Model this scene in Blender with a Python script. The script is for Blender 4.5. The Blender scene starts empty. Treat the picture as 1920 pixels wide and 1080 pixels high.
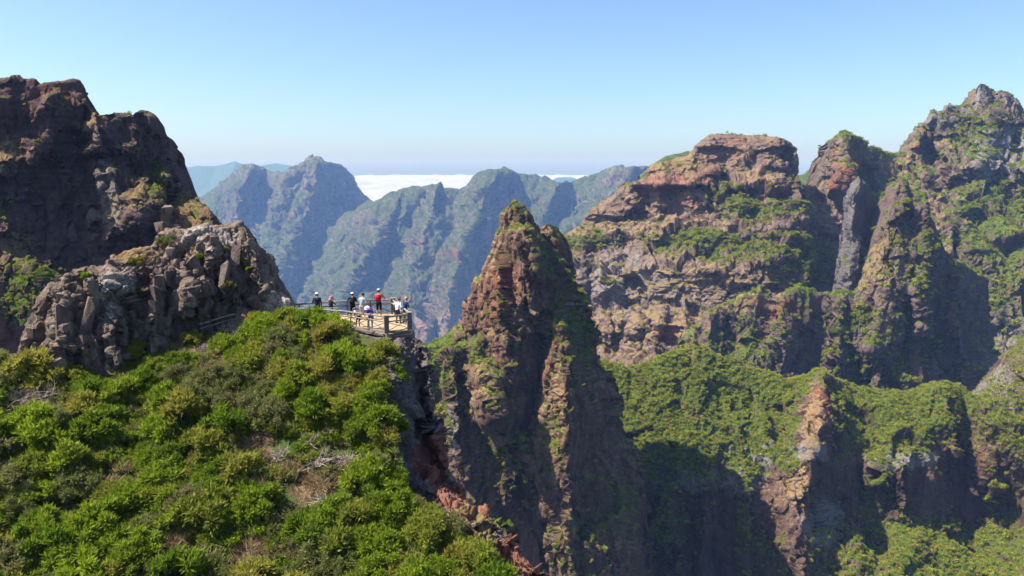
import bpy, bmesh, math, random
import numpy as np
from mathutils import Vector, Matrix, Quaternion

# ------------------------------------------------------------------ camera, sky, sun, exposure
sc = bpy.context.scene
R = math.radians
F = 1400.0                       # focal length in photo pixels (photo 1920 x 1080)
PITCH = R(9.0)
cam_d = bpy.data.cameras.new('camera'); cam_d.sensor_width = 36.0
cam_d.lens = 36.0 * F / 1920.0
cam_d.clip_start = 0.5; cam_d.clip_end = 200000
cam = bpy.data.objects.new('camera', cam_d); sc.collection.objects.link(cam)
cam.location = (0, 0, 0); cam.rotation_euler = (R(90) - PITCH, 0, 0)
sc.camera = cam

SUN_EL, SUN_AZ = R(53), R(-97)   # azimuth from +Y (view direction), negative = to the left
world = bpy.data.worlds.new('World'); sc.world = world; world.use_nodes = True
wn = world.node_tree
sky = wn.nodes.new('ShaderNodeTexSky'); sky.sky_type = 'NISHITA'; sky.sun_disc = False
sky.sun_elevation = SUN_EL; sky.sun_rotation = SUN_AZ
sky.altitude = 1000; sky.air_density = 0.95; sky.dust_density = 2.8; sky.ozone_density = 6.0
wn.links.new(sky.outputs[0], wn.nodes['Background'].inputs[0])
wn.nodes['Background'].inputs[1].default_value = 0.102
sun_d = bpy.data.lights.new('sun', 'SUN'); sun_d.energy = 5.0; sun_d.angle = R(0.53); sun_d.color = (1.0, 0.95, 0.87)
sun = bpy.data.objects.new('sun', sun_d); sc.collection.objects.link(sun)
SDIR = Vector((math.sin(SUN_AZ) * math.cos(SUN_EL), math.cos(SUN_AZ) * math.cos(SUN_EL), math.sin(SUN_EL)))
sun.rotation_euler = SDIR.to_track_quat('Z', 'Y').to_euler()
sc.view_settings.view_transform = 'Standard'; sc.view_settings.look = 'None'
sc.view_settings.gamma = 1.0; sc.view_settings.use_curve_mapping = False
sc.view_settings.exposure = 1.12
cy = sc.cycles
cy.use_denoising = True
cy.max_bounces = 4; cy.diffuse_bounces = 2; cy.glossy_bounces = 1; cy.transmission_bounces = 2
cy.volume_bounces = 0; cy.transparent_max_bounces = 4
cy.caustics_reflective = False; cy.caustics_refractive = False

rng = np.random.default_rng(7)
random.seed(7)
col = sc.collection
cP, sP = math.cos(PITCH), math.sin(PITCH)

# ------------------------------------------------------------------ helpers: pixels to world
def at(px, py, Y):
    """world points on the ray of photo pixel (px, py) at horizontal forward distance Y"""
    px = np.asarray(px, float); py = np.asarray(py, float); Y = np.asarray(Y, float)
    a = (px - 960) / F; b = (540 - py) / F
    dy = cP + b * sP; dz = -sP + b * cP
    t = Y / dy
    return np.stack([a * t, Y + 0 * t, dz * t], -1)
def on_z(px, py, z):
    b = (540 - py) / F
    t = z / (-sP + b * cP)
    return at(px, py, t * (cP + b * sP))

# ------------------------------------------------------------------ helpers: noise (numpy)
def _hash(ix, iy, iz, seed):
    h = (ix * np.uint32(374761393) + iy * np.uint32(668265263) + iz * np.uint32(2147483647 - 58) + np.uint32(seed * 974711 + 13))
    h = (h ^ (h >> np.uint32(13))) * np.uint32(1274126177)
    h ^= h >> np.uint32(16)
    h *= np.uint32(2246822519)
    return h ^ (h >> np.uint32(15))
def perlin(p, seed=0):
    p = np.asarray(p, np.float32)
    f0 = np.floor(p); f = p - f0
    i = f0.astype(np.int32).astype(np.uint32)
    u = f * f * f * (f * (f * 6 - 15) + 10)
    out = 0
    for dx in (0, 1):
        wx = u[:, 0] if dx else 1 - u[:, 0]
        for dy in (0, 1):
            wy = wx * (u[:, 1] if dy else 1 - u[:, 1])
            for dz in (0, 1):
                w = wy * (u[:, 2] if dz else 1 - u[:, 2])
                h = _hash(i[:, 0] + np.uint32(dx), i[:, 1] + np.uint32(dy), i[:, 2] + np.uint32(dz), seed)
                gx = (h & np.uint32(1023)).astype(np.float32) / 511.5 - 1
                gy = ((h >> np.uint32(10)) & np.uint32(1023)).astype(np.float32) / 511.5 - 1
                gz = ((h >> np.uint32(20)) & np.uint32(1023)).astype(np.float32) / 511.5 - 1
                out = out + w * (gx * (f[:, 0] - dx) + gy * (f[:, 1] - dy) + gz * (f[:, 2] - dz))
    return out * 1.25
def fbm(p, oct=4, seed=0, gain=0.5, ridged=False):
    a, s, tot = 1.0, 0, 0
    for o in range(oct):
        n = perlin(p * (2.03 ** o) + o * 17.3, seed + o)
        if ridged: n = 0.5 - 2.0 * np.abs(n)
        s = s + a * n; tot += a; a *= gain
    return s / tot
def cells(p, seed=0):
    """nearest jittered lattice point: (distance, edge distance, random value of the cell)"""
    p = np.asarray(p, np.float32)
    b = np.floor(p - 0.5)
    d1 = np.full(len(p), 9.0, np.float32); d2 = d1.copy(); v = np.zeros(len(p), np.float32)
    for dx in (0, 1):
        for dy in (0, 1):
            for dz in (0, 1):
                c = b + np.array([dx, dy, dz], np.float32)
                ci = c.astype(np.int32).astype(np.uint32)
                h = _hash(ci[:, 0], ci[:, 1], ci[:, 2], seed)
                j = np.stack([(h & np.uint32(1023)), (h >> np.uint32(10)) & np.uint32(1023), (h >> np.uint32(20)) & np.uint32(1023)], -1).astype(np.float32) / 1023.0
                d = ((c + 0.15 + 0.7 * j - p) ** 2).sum(1)
                rv = ((h * np.uint32(2654435761)) >> np.uint32(8) & np.uint32(65535)).astype(np.float32) / 65535.0
                m = d < d1
                d2 = np.where(m, d1, np.minimum(d2, d)); v = np.where(m, rv, v); d1 = np.where(m, d, d1)
    return np.sqrt(d1), np.sqrt(d2) - np.sqrt(d1), v
def facets(p, seed=0, tilt=1.0):
    """every cell of a jittered lattice carries its own tilted plane: broken, sharp-edged rock"""
    p = np.asarray(p, np.float32)
    b = np.floor(p - 0.5)
    d1 = np.full(len(p), 9.0, np.float32); v = np.zeros(len(p), np.float32)
    for dx in (0, 1):
        for dy in (0, 1):
            for dz in (0, 1):
                c = b + np.array([dx, dy, dz], np.float32)
                ci = c.astype(np.int32).astype(np.uint32)
                h = _hash(ci[:, 0], ci[:, 1], ci[:, 2], seed)
                j = np.stack([(h & np.uint32(1023)), (h >> np.uint32(10)) & np.uint32(1023), (h >> np.uint32(20)) & np.uint32(1023)], -1).astype(np.float32) / 1023.0
                q = p - (c + 0.1 + 0.8 * j)
                d = (q ** 2).sum(1)
                h2 = h * np.uint32(2654435761); h2 ^= h2 >> np.uint32(15)
                g = np.stack([(h2 & np.uint32(1023)), (h2 >> np.uint32(10)) & np.uint32(1023), (h2 >> np.uint32(20)) & np.uint32(1023)], -1).astype(np.float32) / 511.5 - 1.0
                val = (g * q).sum(1) * tilt + 0.35 * g[:, 0]
                m = d < d1
                v = np.where(m, val, v); d1 = np.where(m, d, d1)
    return v
def sstep(a, b, x):
    t = np.clip((x - a) / (b - a), 0, 1)
    return t * t * (3 - 2 * t)
def ip(pts, x):
    pts = sorted(pts)
    return np.interp(x, [p[0] for p in pts], [p[1] for p in pts])
def rbf(ctrl, X, Y):
    c = np.array(ctrl, float); P = c[:, :2] / 400.0
    def phi(r2): return 0.5 * r2 * np.log(r2 + 1e-9)
    n = len(c)
    A = np.zeros((n + 3, n + 3))
    A[:n, :n] = phi(((P[:, None] - P[None]) ** 2).sum(-1)) + 2e-3 * np.eye(n)
    A[:n, n] = 1; A[:n, n + 1:] = P; A[n, :n] = 1; A[n + 1:, :n] = P.T
    w = np.linalg.solve(A, np.concatenate([c[:, 2], [0, 0, 0]]))
    X = X / 400.0; Y = Y / 400.0
    out = w[n] + w[n + 1] * X + w[n + 2] * Y
    for k in range(n):
        out = out + w[k] * phi((X - P[k, 0]) ** 2 + (Y - P[k, 1]) ** 2)
    return out

# ------------------------------------------------------------------ helpers: objects
def tag(o, label=None, cat=None, group=None, kind=None):
    if label: o['label'] = label
    if cat: o['category'] = cat
    if group: o['group'] = group
    if kind: o['kind'] = kind
    return o
def add(name, me, parent=None, mat=None):
    o = bpy.data.objects.new(name, me); col.objects.link(o)
    if parent: o.parent = parent
    if mat and me is not None:
        me.materials.clear(); me.materials.append(mat)
    return o
def np_mesh(name, V, Fq, smooth=False, tri=False):
    me = bpy.data.meshes.new(name)
    V = np.asarray(V, np.float32); Fq = np.asarray(Fq, np.int32)
    k = Fq.shape[1]
    me.vertices.add(len(V)); me.vertices.foreach_set('co', V.ravel())
    me.loops.add(Fq.size); me.loops.foreach_set('vertex_index', Fq.ravel())
    me.polygons.add(len(Fq))
    me.polygons.foreach_set('loop_start', np.arange(0, Fq.size, k, dtype=np.int32))
    me.polygons.foreach_set('loop_total', np.full(len(Fq), k, np.int32))
    me.polygons.foreach_set('use_smooth', np.full(len(Fq), smooth, bool))
    me.update(calc_edges=True)
    return me
def grid_faces(nr, nc, close=False):
    r = np.arange(nr - 1)[:, None]; m = nc if close else nc - 1
    c = np.arange(m)[None]
    c2 = (c + 1) % nc
    a = r * nc + c; b = r * nc + c2; d = (r + 1) * nc + c; e = (r + 1) * nc + c2
    return np.stack([a, d, e, b], -1).reshape(-1, 4)
def grid_normals(P, close=False):
    gv = np.gradient(P, axis=0)
    if close:
        gu = (np.roll(P, -1, 1) - np.roll(P, 1, 1)) * 0.5
    else:
        gu = np.gradient(P, axis=1)
    n = np.cross(gv, gu)
    l = np.linalg.norm(n, axis=-1, keepdims=True)
    return n / np.maximum(l, 1e-9)
class MB:
    """collects small shapes into one mesh"""
    def __init__(s): s.v = []; s.f = []
    def box(s, c, size, rot=None):
        n = len(s.v); M = rot if rot is not None else Matrix.Identity(3)
        for x in (-.5, .5):
            for y in (-.5, .5):
                for z in (-.5, .5):
                    s.v.append(Vector(c) + M @ Vector((x * size[0], y * size[1], z * size[2])))
        for q in ((0,1,3,2),(4,6,7,5),(0,4,5,1),(2,3,7,6),(0,2,6,4),(1,5,7,3)):
            s.f.append(tuple(n + i for i in q))
    def tube(s, pts, rad, seg=6):
        n0 = len(s.v); k = len(pts)
        pts = [Vector(p) for p in pts]
        if not hasattr(rad, '__len__'): rad = [rad] * k
        for i, p in enumerate(pts):
            d = (pts[min(i + 1, k - 1)] - pts[max(i - 1, 0)]).normalized()
            a = d.orthogonal().normalized(); b = d.cross(a)
            for j in range(seg):
                t = 2 * math.pi * j / seg
                s.v.append(p + (a * math.cos(t) + b * math.sin(t)) * rad[i])
        for i in range(k - 1):
            for j in range(seg):
                a = n0 + i * seg + j; b = n0 + i * seg + (j + 1) % seg
                s.f.append((a, b, b + seg, a + seg))
        s.f.append(tuple(n0 + j for j in reversed(range(seg))))
        s.f.append(tuple(n0 + (k - 1) * seg + j for j in range(seg)))
    def ball(s, c, r, seg=10, rings=7, M=None):
        n0 = len(s.v); c = Vector(c)
        if not hasattr(r, '__len__'): r = (r, r, r)
        M = M if M is not None else Matrix.Identity(3)
        for i in range(rings + 1):
            th = math.pi * i / rings
            for j in range(seg):
                ph = 2 * math.pi * j / seg
                s.v.append(c + M @ Vector((r[0] * math.sin(th) * math.cos(ph), r[1] * math.sin(th) * math.sin(ph), r[2] * math.cos(th))))
        for i in range(rings):
            for j in range(seg):
                a = n0 + i * seg + j; b = n0 + i * seg + (j + 1) % seg
                s.f.append((a, a + seg, b + seg, b))
    def build(s, name, mat, parent=None, smooth=False):
        me = bpy.data.meshes.new(name); me.from_pydata([tuple(v) for v in s.v], [], s.f); me.update()
        if smooth: me.polygons.foreach_set('use_smooth', np.ones(len(me.polygons), bool))
        return add(name, me, parent, mat)

# ------------------------------------------------------------------ materials
def newmat(name):
    m = bpy.data.materials.new(name); m.use_nodes = True
    nt = m.node_tree; b = nt.nodes['Principled BSDF']
    b.inputs['Roughness'].default_value = 0.9
    b.inputs['Specular IOR Level'].default_value = 0.102
    return m, nt, b
def N(nt, t, **kw):
    n = nt.nodes.new(t)
    for k, v in kw.items():
        if k in n.inputs: n.inputs[k].default_value = v
        else: setattr(n, k, v)
    return n
def noise_n(nt, vec, scale, detail=4, rough=0.6):
    n = N(nt, 'ShaderNodeTexNoise', Scale=scale, Detail=detail, Roughness=rough)
    nt.links.new(vec, n.inputs['Vector']); return n.outputs['Fac']
def mixc(nt, fac, a, b):
    m = nt.nodes.new('ShaderNodeMix'); m.data_type = 'RGBA'
    for i, v in ((0, fac), (6, a), (7, b)):
        if isinstance(v, (tuple, list)): m.inputs[i].default_value = (*v, 1)
        elif isinstance(v, (int, float)): m.inputs[i].default_value = v
        else: nt.links.new(v, m.inputs[i])
    return m.outputs[2]
def mrange(nt, v, a, b, c=0.0, d=1.0):
    m = nt.nodes.new('ShaderNodeMapRange'); m.interpolation_type = 'SMOOTHSTEP'
    nt.links.new(v, m.inputs[0])
    for i, x in enumerate((a, b, c, d)): m.inputs[1 + i].default_value = x
    return m.outputs[0]
def mth(nt, op, a, b=None, c=None):
    m = nt.nodes.new('ShaderNodeMath'); m.operation = op
    for i, v in enumerate((a, b, c)):
        if v is None: continue
        if isinstance(v, (int, float)): m.inputs[i].default_value = v
        else: nt.links.new(v, m.inputs[i])
    return m.outputs[0]

ROCK_A, ROCK_B, RED, GREY = (0.07, 0.043, 0.034), (0.13, 0.08, 0.056), (0.21, 0.08, 0.048), (0.2, 0.18, 0.17)
DRY, VEG1, VEG2 = (0.235, 0.158, 0.078), (0.035, 0.06, 0.008), (0.105, 0.125, 0.018)
def terrain_mat(name, s, rock_a=ROCK_A, rock_b=ROCK_B, red=RED, grey=GREY, dry=DRY, veg1=VEG1, veg2=VEG2, strata=0.0, greyness=0.35, bump=1.0, alb=1.12):
    """rock / dry grass / scrub by the point attribute 'mask' (r scrub, g dry grass, b red rock, a pale lichen); s = metres per photo pixel"""
    rock_a, rock_b, red, grey, dry, veg1, veg2 = [tuple(x * alb for x in c_) for c_ in (rock_a, rock_b, red, grey, dry, veg1, veg2)]
    m, nt, b = newmat(name); L = nt.links
    geo = nt.nodes.new('ShaderNodeNewGeometry')
    sc_ = nt.nodes.new('ShaderNodeVectorMath'); sc_.operation = 'SCALE'; sc_.inputs['Scale'].default_value = 1.0 / s
    L.new(geo.outputs['Position'], sc_.inputs[0]); P = sc_.outputs[0]
    vs = nt.nodes.new('ShaderNodeVectorMath'); vs.operation = 'MULTIPLY'; vs.inputs[1].default_value = (1, 1, 0.28)
    L.new(P, vs.inputs[0]); PV = vs.outputs[0]
    hs = nt.nodes.new('ShaderNodeVectorMath'); hs.operation = 'MULTIPLY'; hs.inputs[1].default_value = (0.12, 0.12, 1)
    L.new(P, hs.inputs[0]); PH = hs.outputs[0]
    at_ = N(nt, 'ShaderNodeAttribute', attribute_name='mask')
    sep = nt.nodes.new('ShaderNodeSeparateColor'); L.new(at_.outputs['Color'], sep.inputs[0])
    veg, dry_, red_ = sep.outputs[0], sep.outputs[1], sep.outputs[2]; pale = at_.outputs['Alpha']
    nbig = noise_n(nt, P, 0.012, 3); nmid = noise_n(nt, PV, 0.06, 5, 0.65); nfin = noise_n(nt, P, 0.22, 5, 0.7)
    nstr = noise_n(nt, PH, 0.11, 4, 0.6)
    c = mixc(nt, mrange(nt, nmid, 0.32, 0.68), rock_a, rock_b)
    c = mixc(nt, mrange(nt, mth(nt, 'ADD', red_, mth(nt, 'MULTIPLY', mth(nt, 'SUBTRACT', nbig, 0.5), 1.6)), 0.35, 0.8), c, mixc(nt, nmid, tuple(x * 0.75 for x in red), tuple(x * 1.2 for x in red)))
    if strata: c = mixc(nt, mth(nt, 'MULTIPLY', mrange(nt, nstr, 0.42, 0.62), strata), c, mixc(nt, 0.5, grey, red))
    g = mrange(nt, mth(nt, 'ADD', mth(nt, 'MULTIPLY', pale, 0.55), nfin), 0.58 + 0.1 * (1 - greyness), 0.85)
    c = mixc(nt, mth(nt, 'MULTIPLY', g, 0.85), c, grey)
    fd = mrange(nt, mth(nt, 'ADD', dry_, mth(nt, 'MULTIPLY', mth(nt, 'SUBTRACT', nfin, 0.5), 1.9)), 0.42, 0.72)
    dcol = mixc(nt, nmid, tuple(x * 0.62 for x in dry), tuple(x * 1.15 for x in dry))
    c = mixc(nt, fd, c, dcol)
    nv = noise_n(nt, P, 0.09, 5, 0.7)
    fv = mrange(nt, mth(nt, 'ADD', veg, mth(nt, 'MULTIPLY', mth(nt, 'SUBTRACT', nv, 0.5), 1.7)), 0.42, 0.62)
    vcol = mixc(nt, mrange(nt, nfin, 0.3, 0.7), veg1, veg2)
    c = mixc(nt, fv, c, vcol)
    L.new(c, b.inputs['Base Color'])
    bp = N(nt, 'ShaderNodeBump', Strength=0.9); bp.inputs['Distance'].default_value = 5.0 * s * bump
    hh = mth(nt, 'ADD', mth(nt, 'MULTIPLY', nmid, 1.2), nfin)
    L.new(hh, bp.inputs['Height']); L.new(bp.outputs[0], b.inputs['Normal'])
    b.inputs['Roughness'].default_value = 0.95; b.inputs['Specular IOR Level'].default_value = 0.08
    return m
def plain_mat(name, c, rough=0.8, var=0.15, scale=8.0, bump=0.0):
    m, nt, b = newmat(name)
    tc = nt.nodes.new('ShaderNodeTexCoord')
    n = noise_n(nt, tc.outputs['Object'], scale, 5, 0.6)
    nt.links.new(mixc(nt, mrange(nt, n, 0.3, 0.7), tuple(x * (1 - var) for x in c), tuple(min(1, x * (1 + var)) for x in c)), b.inputs['Base Color'])
    b.inputs['Roughness'].default_value = rough
    if bump:
        bp = N(nt, 'ShaderNodeBump', Strength=0.6); bp.inputs['Distance'].default_value = bump
        nt.links.new(n, bp.inputs['Height']); nt.links.new(bp.outputs[0], b.inputs['Normal'])
    return m
def leaf_mat(name, c1, c2, c3=None, trans=0.45):
    m, nt, b = newmat(name); L = nt.links
    oi = nt.nodes.new('ShaderNodeObjectInfo')
    at_ = N(nt, 'ShaderNodeAttribute', attribute_name='tint')
    f = mth(nt, 'ADD', mth(nt, 'MULTIPLY', at_.outputs['Fac'], 0.6), mth(nt, 'MULTIPLY', oi.outputs['Random'], 0.45))
    c = mixc(nt, f, c1, c2)
    if c3: c = mixc(nt, mrange(nt, mth(nt, 'FRACT', mth(nt, 'MULTIPLY', oi.outputs['Random'], 7.31)), 0.5, 0.95, 0.0, 0.8), c, c3)
    L.new(c, b.inputs['Base Color']); b.inputs['Roughness'].default_value = 0.7; b.inputs['Specular IOR Level'].default_value = 0.2
    tr = nt.nodes.new('ShaderNodeBsdfTranslucent'); L.new(c, tr.inputs[0])
    mx = nt.nodes.new('ShaderNodeMixShader'); mx.inputs[0].default_value = trans
    L.new(b.outputs[0], mx.inputs[1]); L.new(tr.outputs[0], mx.inputs[2])
    L.new(mx.outputs[0], nt.nodes['Material Output'].inputs[0])
    return m

# ------------------------------------------------------------------ helpers: relief of a rock face
def warp(X, Y, amp, seed):
    q = np.stack([X.ravel() / 55.0, Y.ravel() / 55.0, np.full(X.size, seed * 3.7)], -1)
    return X + amp * fbm(q, 4, 601 + seed, 0.6).reshape(X.shape), Y + amp * fbm(q, 4, 651 + seed, 0.6).reshape(X.shape)
def ridge_sum(ridges, X, Y, wamp=26.0, wseed=0):
    k = np.zeros_like(X)
    if not ridges: return k
    X, Y = warp(X, Y, wamp, wseed)
    for r in ridges:
        poly, amp, wl, wr = r[:4]
        poly = sorted(poly, key=lambda p: p[1])
        ys = [p[1] for p in poly]
        cx = np.interp(Y, ys, [p[0] for p in poly])
        d = X - cx
        prof = np.where(d < 0, 1 + d / wl, 1 - d / wr)
        prof = np.clip(prof, 0, 1)
        prof = prof ** 0.9
        fade = sstep(ys[0] - 22, ys[0] + 14, Y) * (1 - sstep(ys[-1] - 14, ys[-1] + 30, Y))
        k = k - amp * prof * fade
    return k
def blob_mask(blobs, X, Y):
    m = [np.zeros_like(X) for _ in range(4)]
    X, Y = warp(X, Y, 34.0, 7)
    for ch, cx, cy, rx, ry, w in blobs:
        i = 'vdrp'.index(ch)
        q = ((X - cx) / rx) ** 2 + ((Y - cy) / ry) ** 2
        m[i] = m[i] + w * (1 - sstep(0.45, 1.25, np.sqrt(q)))
    return m
def rough(P, s, n, seed, big, mid, fine, vert=0.35, blocky=0.0, bsize=30.0, terr=0.0, tsize=22.0, facet=0.0, fsize=60.0, fv=0.5, shear=0.0):
    """displacement in photo pixels"""
    q = (P / s).reshape(-1, 3)
    v = q * np.array([1, 1, vert])
    d = big * fbm(v / 95.0, 3, seed)
    d = d + mid * fbm(v / 38.0, 4, seed + 11, 0.55, True)
    d = d + fine * fbm(q * np.array([1, 1, 0.6]) / 11.0, 3, seed + 23, 0.55)
    if facet:
        wv = q + 7 * np.stack([perlin(q / 30, seed + 60), perlin(q / 30, seed + 61), perlin(q / 30, seed + 62)], -1)
        wv[:, 2] += shear * wv[:, 0]; wv[:, 0] -= 0.5 * shear * wv[:, 2] * fv
        d = d + facet * facets(wv * np.array([1, 1, fv]) / fsize, seed + 63)
        d = d + facet * 0.42 * facets(wv * np.array([1, 1, fv]) / (fsize * 0.42), seed + 64)
        d = d + facet * 0.2 * facets(wv * np.array([1, 1, 0.3 + 0.7 * fv]) / (fsize * 0.17), seed + 65)
    if blocky:
        wq = q + 6 * np.stack([perlin(q / 25, seed + 40), perlin(q / 25, seed + 41), perlin(q / 25, seed + 42)], -1)
        _, e, r = cells(wq * np.array([1, 1, 0.42]) / bsize, seed + 5)
        d = d + blocky * (r - 0.5) * 1.0 - blocky * 0.5 * (1 - sstep(0.0, 0.18, e))
        _, e, r = cells(wq * np.array([1, 1, 0.55]) / (bsize * 0.42), seed + 6)
        d = d + blocky * 0.45 * (r - 0.5) - blocky * 0.25 * (1 - sstep(0.0, 0.2, e))
    if terr:
        zz = q[:, 2] + 8 * perlin(q / 60.0, seed + 50)
        d = d + terr * fbm(np.stack([zz / tsize, q[:, 0] / (tsize * 14), q[:, 1] / (tsize * 14)], -1), 3, seed + 51, 0.6, True)
    return d.reshape(P.shape[:2])
def finish(name, P, K, PX, PY, close, s, mat, noise, masks, slope_veg, slope_dry, back=0, seed=0, calm=None):
    n = grid_normals(P, close)
    d = rough(P, s, n, seed, **noise) * s
    if calm is not None: d = d * calm
    P = P + n * d[..., None]
    n = grid_normals(P, close)
    q = (P / s).reshape(-1, 3)
    nz = n[..., 2]
    m = blob_mask(masks, PX, PY)
    pn = fbm(q / 45.0, 3, seed + 70).reshape(nz.shape)
    pf = fbm(q / 14.0, 2, seed + 75).reshape(nz.shape)
    sv = sstep(slope_veg[0], slope_veg[1], nz + 0.35 * pn) * slope_veg[2]
    sd = sstep(slope_dry[0], slope_dry[1], nz + 0.35 * pf - 0.2 * pn) * slope_dry[2]
    keep = np.clip(0.25 + 1.2 * sstep(0.05, 0.45, nz), 0, 1)     # scrub hardly holds on sheer rock
    veg = np.clip((sv + m[0]) * keep + 0.25 * pn * (m[0] > 0.02), 0, 1)
    dry = np.clip((sd + m[1]) * np.clip(keep + 0.1, 0, 1), 0, 1)
    red = np.clip(m[2], 0, 1); pale = np.clip(m[3], 0, 1)
    me = np_mesh(name, P.reshape(-1, 3), grid_faces(P.shape[0], P.shape[1], close), True)
    a = me.attributes.new('mask', 'FLOAT_COLOR', 'POINT')
    a.data.foreach_set('color', np.stack([veg, dry, red, pale], -1).astype(np.float32).ravel())
    o = add(name, me, None, mat)
    o_data = dict(obj=o, P=P, n=n, veg=veg, dry=dry, s=s, PX=PX, PY=PY)
    return o_data
def relief_cols(name, D0, x0, x1, sil, bot, nx, ny, ctrl, ridges, noise, masks, mat, slope_veg=(0.45, 0.7, 0.8), slope_dry=(0.3, 0.6, 0.7), lip=14, thick=160, seed=0, jag=3.0, kfun=None):
    s = D0 / F
    xf = np.linspace(x0, x1, 4000); sf = ip(sil, xf)
    cl = np.concatenate([[0], np.cumsum(np.sqrt(1 + 0.5 * np.gradient(sf, xf)[1:] ** 2))])
    xs = np.interp(np.linspace(0, cl[-1], nx), cl, xf)
    j = jag * (fbm(np.stack([xs / 26.0, xs * 0 + seed, xs * 0], -1), 4, seed + 90, 0.6))
    top = ip(sil, xs) + j; bt = ip(bot, xs)
    v = np.linspace(0, 1, ny)[:, None]
    PY = top[None] + (bt - top)[None] * v
    PX = np.broadcast_to(xs[None], PY.shape).copy()
    K = rbf(ctrl, PX, PY) + ridge_sum(ridges, PX, PY)
    if kfun is not None: K = K + kfun(PX, PY)
    dd = np.clip((PY - top[None]) / lip, 0, 1)
    K = K + lip * (1 - np.sqrt(np.clip(1 - (1 - dd) ** 2, 0, 1)))
    P = at(PX, PY, D0 * (1 + K / F))
    nb = 14
    t = (np.linspace(0, 1, nb + 1)[1:] ** 1.4)[:, None]
    crest = P[0][None]
    B = np.repeat(crest, nb, 0).copy()
    B[..., 1] += t * thick * s
    B[..., 2] -= (t ** 1.6) * thick * s * 1.2
    B = B[::-1]
    P = np.concatenate([B, P], 0)
    PX = np.concatenate([np.repeat(PX[:1], nb, 0), PX], 0); PY = np.concatenate([np.repeat(PY[:1], nb, 0), PY], 0)
    calm = 0.35 + 0.65 * sstep(0, 55, PY - top[None])
    return finish(name, P, None, PX, PY, False, s, mat, noise, masks, slope_veg, slope_dry, nb, seed, calm)
def relief_rows(name, D0, y0, y1, xl, xr, ny, nx, ctrl, ridges, noise, masks, mat, slope_veg=(0.45, 0.7, 0.8), slope_dry=(0.3, 0.6, 0.7), rnd=0.3, thick=0.9, seed=0, jag=4.0):
    s = D0 / F
    ys = np.linspace(y0, y1, ny)
    def jg(k): return jag * fbm(np.stack([ys / 22.0, ys * 0 + seed + k, ys * 0], -1), 4, seed + 90 + k, 0.6)
    L_ = ip([(p[1], p[0]) for p in xl], ys) + jg(0); R_ = ip([(p[1], p[0]) for p in xr], ys) + jg(1)
    R_ = np.maximum(R_, L_ + 1.5)
    nb = nx // 3
    tf = np.linspace(0, 1, nx); 
    u = np.concatenate([tf, np.linspace(1, 0, nb + 2)[1:-1]])
    isb = np.concatenate([np.zeros(nx), np.ones(nb)])
    W = (R_ - L_)[:, None]
    PX = L_[:, None] + W * u[None]
    PY = np.broadcast_to(ys[:, None], PX.shape).copy()
    K = rbf(ctrl, PX, PY) + ridge_sum(ridges, PX, PY)
    e = np.minimum(u, 1 - u)[None] * W
    rr = np.minimum(rnd * W, 60)
    edge = rr * (1 - np.sqrt(np.clip(1 - (1 - np.clip(e / rr, 0, 1)) ** 2, 0, 1)))
    mid_k = rbf(ctrl, (L_ + R_)[:, None] / 2, ys[:, None]) + rr
    back = np.minimum(W * thick, 260) * np.sqrt(np.clip(1 - (2 * u[None] - 1) ** 2, 0, 1))
    K = np.where(isb[None] > 0, mid_k + back, K + edge)
    # silhouettes on both sides share one depth, blend the front to it
    fe = sstep(0, 1, np.clip(e / rr, 0, 1))
    K = np.where(isb[None] > 0, K, mid_k * (1 - fe) + K * fe)
    P = at(PX, PY, D0 * (1 + K / F))
    calm = np.clip(W / min(170.0, 0.7 * W.max()), 0.22, 1.0) * np.ones_like(PX)
    return finish(name, P, None, PX, PY, True, s, mat, noise, masks, slope_veg, slope_dry, 0, seed, calm)

# ------------------------------------------------------------------ the setting: mountains
T = {}
# far island ridge standing out of the cloud sea
mat_far = terrain_mat('far_scrub_rock', 6.4, veg1=(0.04, 0.07, 0.03), veg2=(0.06, 0.09, 0.035), bump=0.6)
T['far'] = relief_cols('far_ridge', 9000, 240, 640,
    [(240, 318), (325, 316), (370, 311), (400, 312), (422, 308), (440, 302), (455, 307), (480, 313), (500, 309), (520, 307), (545, 311), (580, 318), (640, 335)],
    [(240, 380), (640, 380)], 240, 40, [(240, 318, 60), (440, 305, 80), (640, 335, 60), (240, 380, -40), (440, 380, -60), (640, 380, -40)],
    [([(440, 303), (430, 330), (400, 370)], 25, 30, 40)], dict(big=8, mid=3, fine=0.6), [('v', 440, 340, 300, 90, 0.9)], mat_far, jag=1.0, lip=5, seed=3)
tag(T['far']['obj'], 'hazy blue far ridge rising out of the clouds on the horizon', 'mountain', kind='structure')
T['far2'] = relief_cols('far_ridge', 9000, 1000, 1120, [(1000, 352), (1030, 340), (1045, 333), (1070, 332), (1095, 338), (1120, 350)], [(1000, 370), (1120, 370)], 80, 20,
    [(1000, 340, 20), (1120, 340, 20), (1000, 370, -20), (1120, 370, -20)], [], dict(big=5, mid=2, fine=0.5), [('v', 1060, 345, 100, 40, 0.9)], mat_far, jag=1.0, lip=4, seed=4)
tag(T['far2']['obj'], 'small hazy blue hill on the horizon above the green ridge', 'hill', kind='structure')

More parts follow.
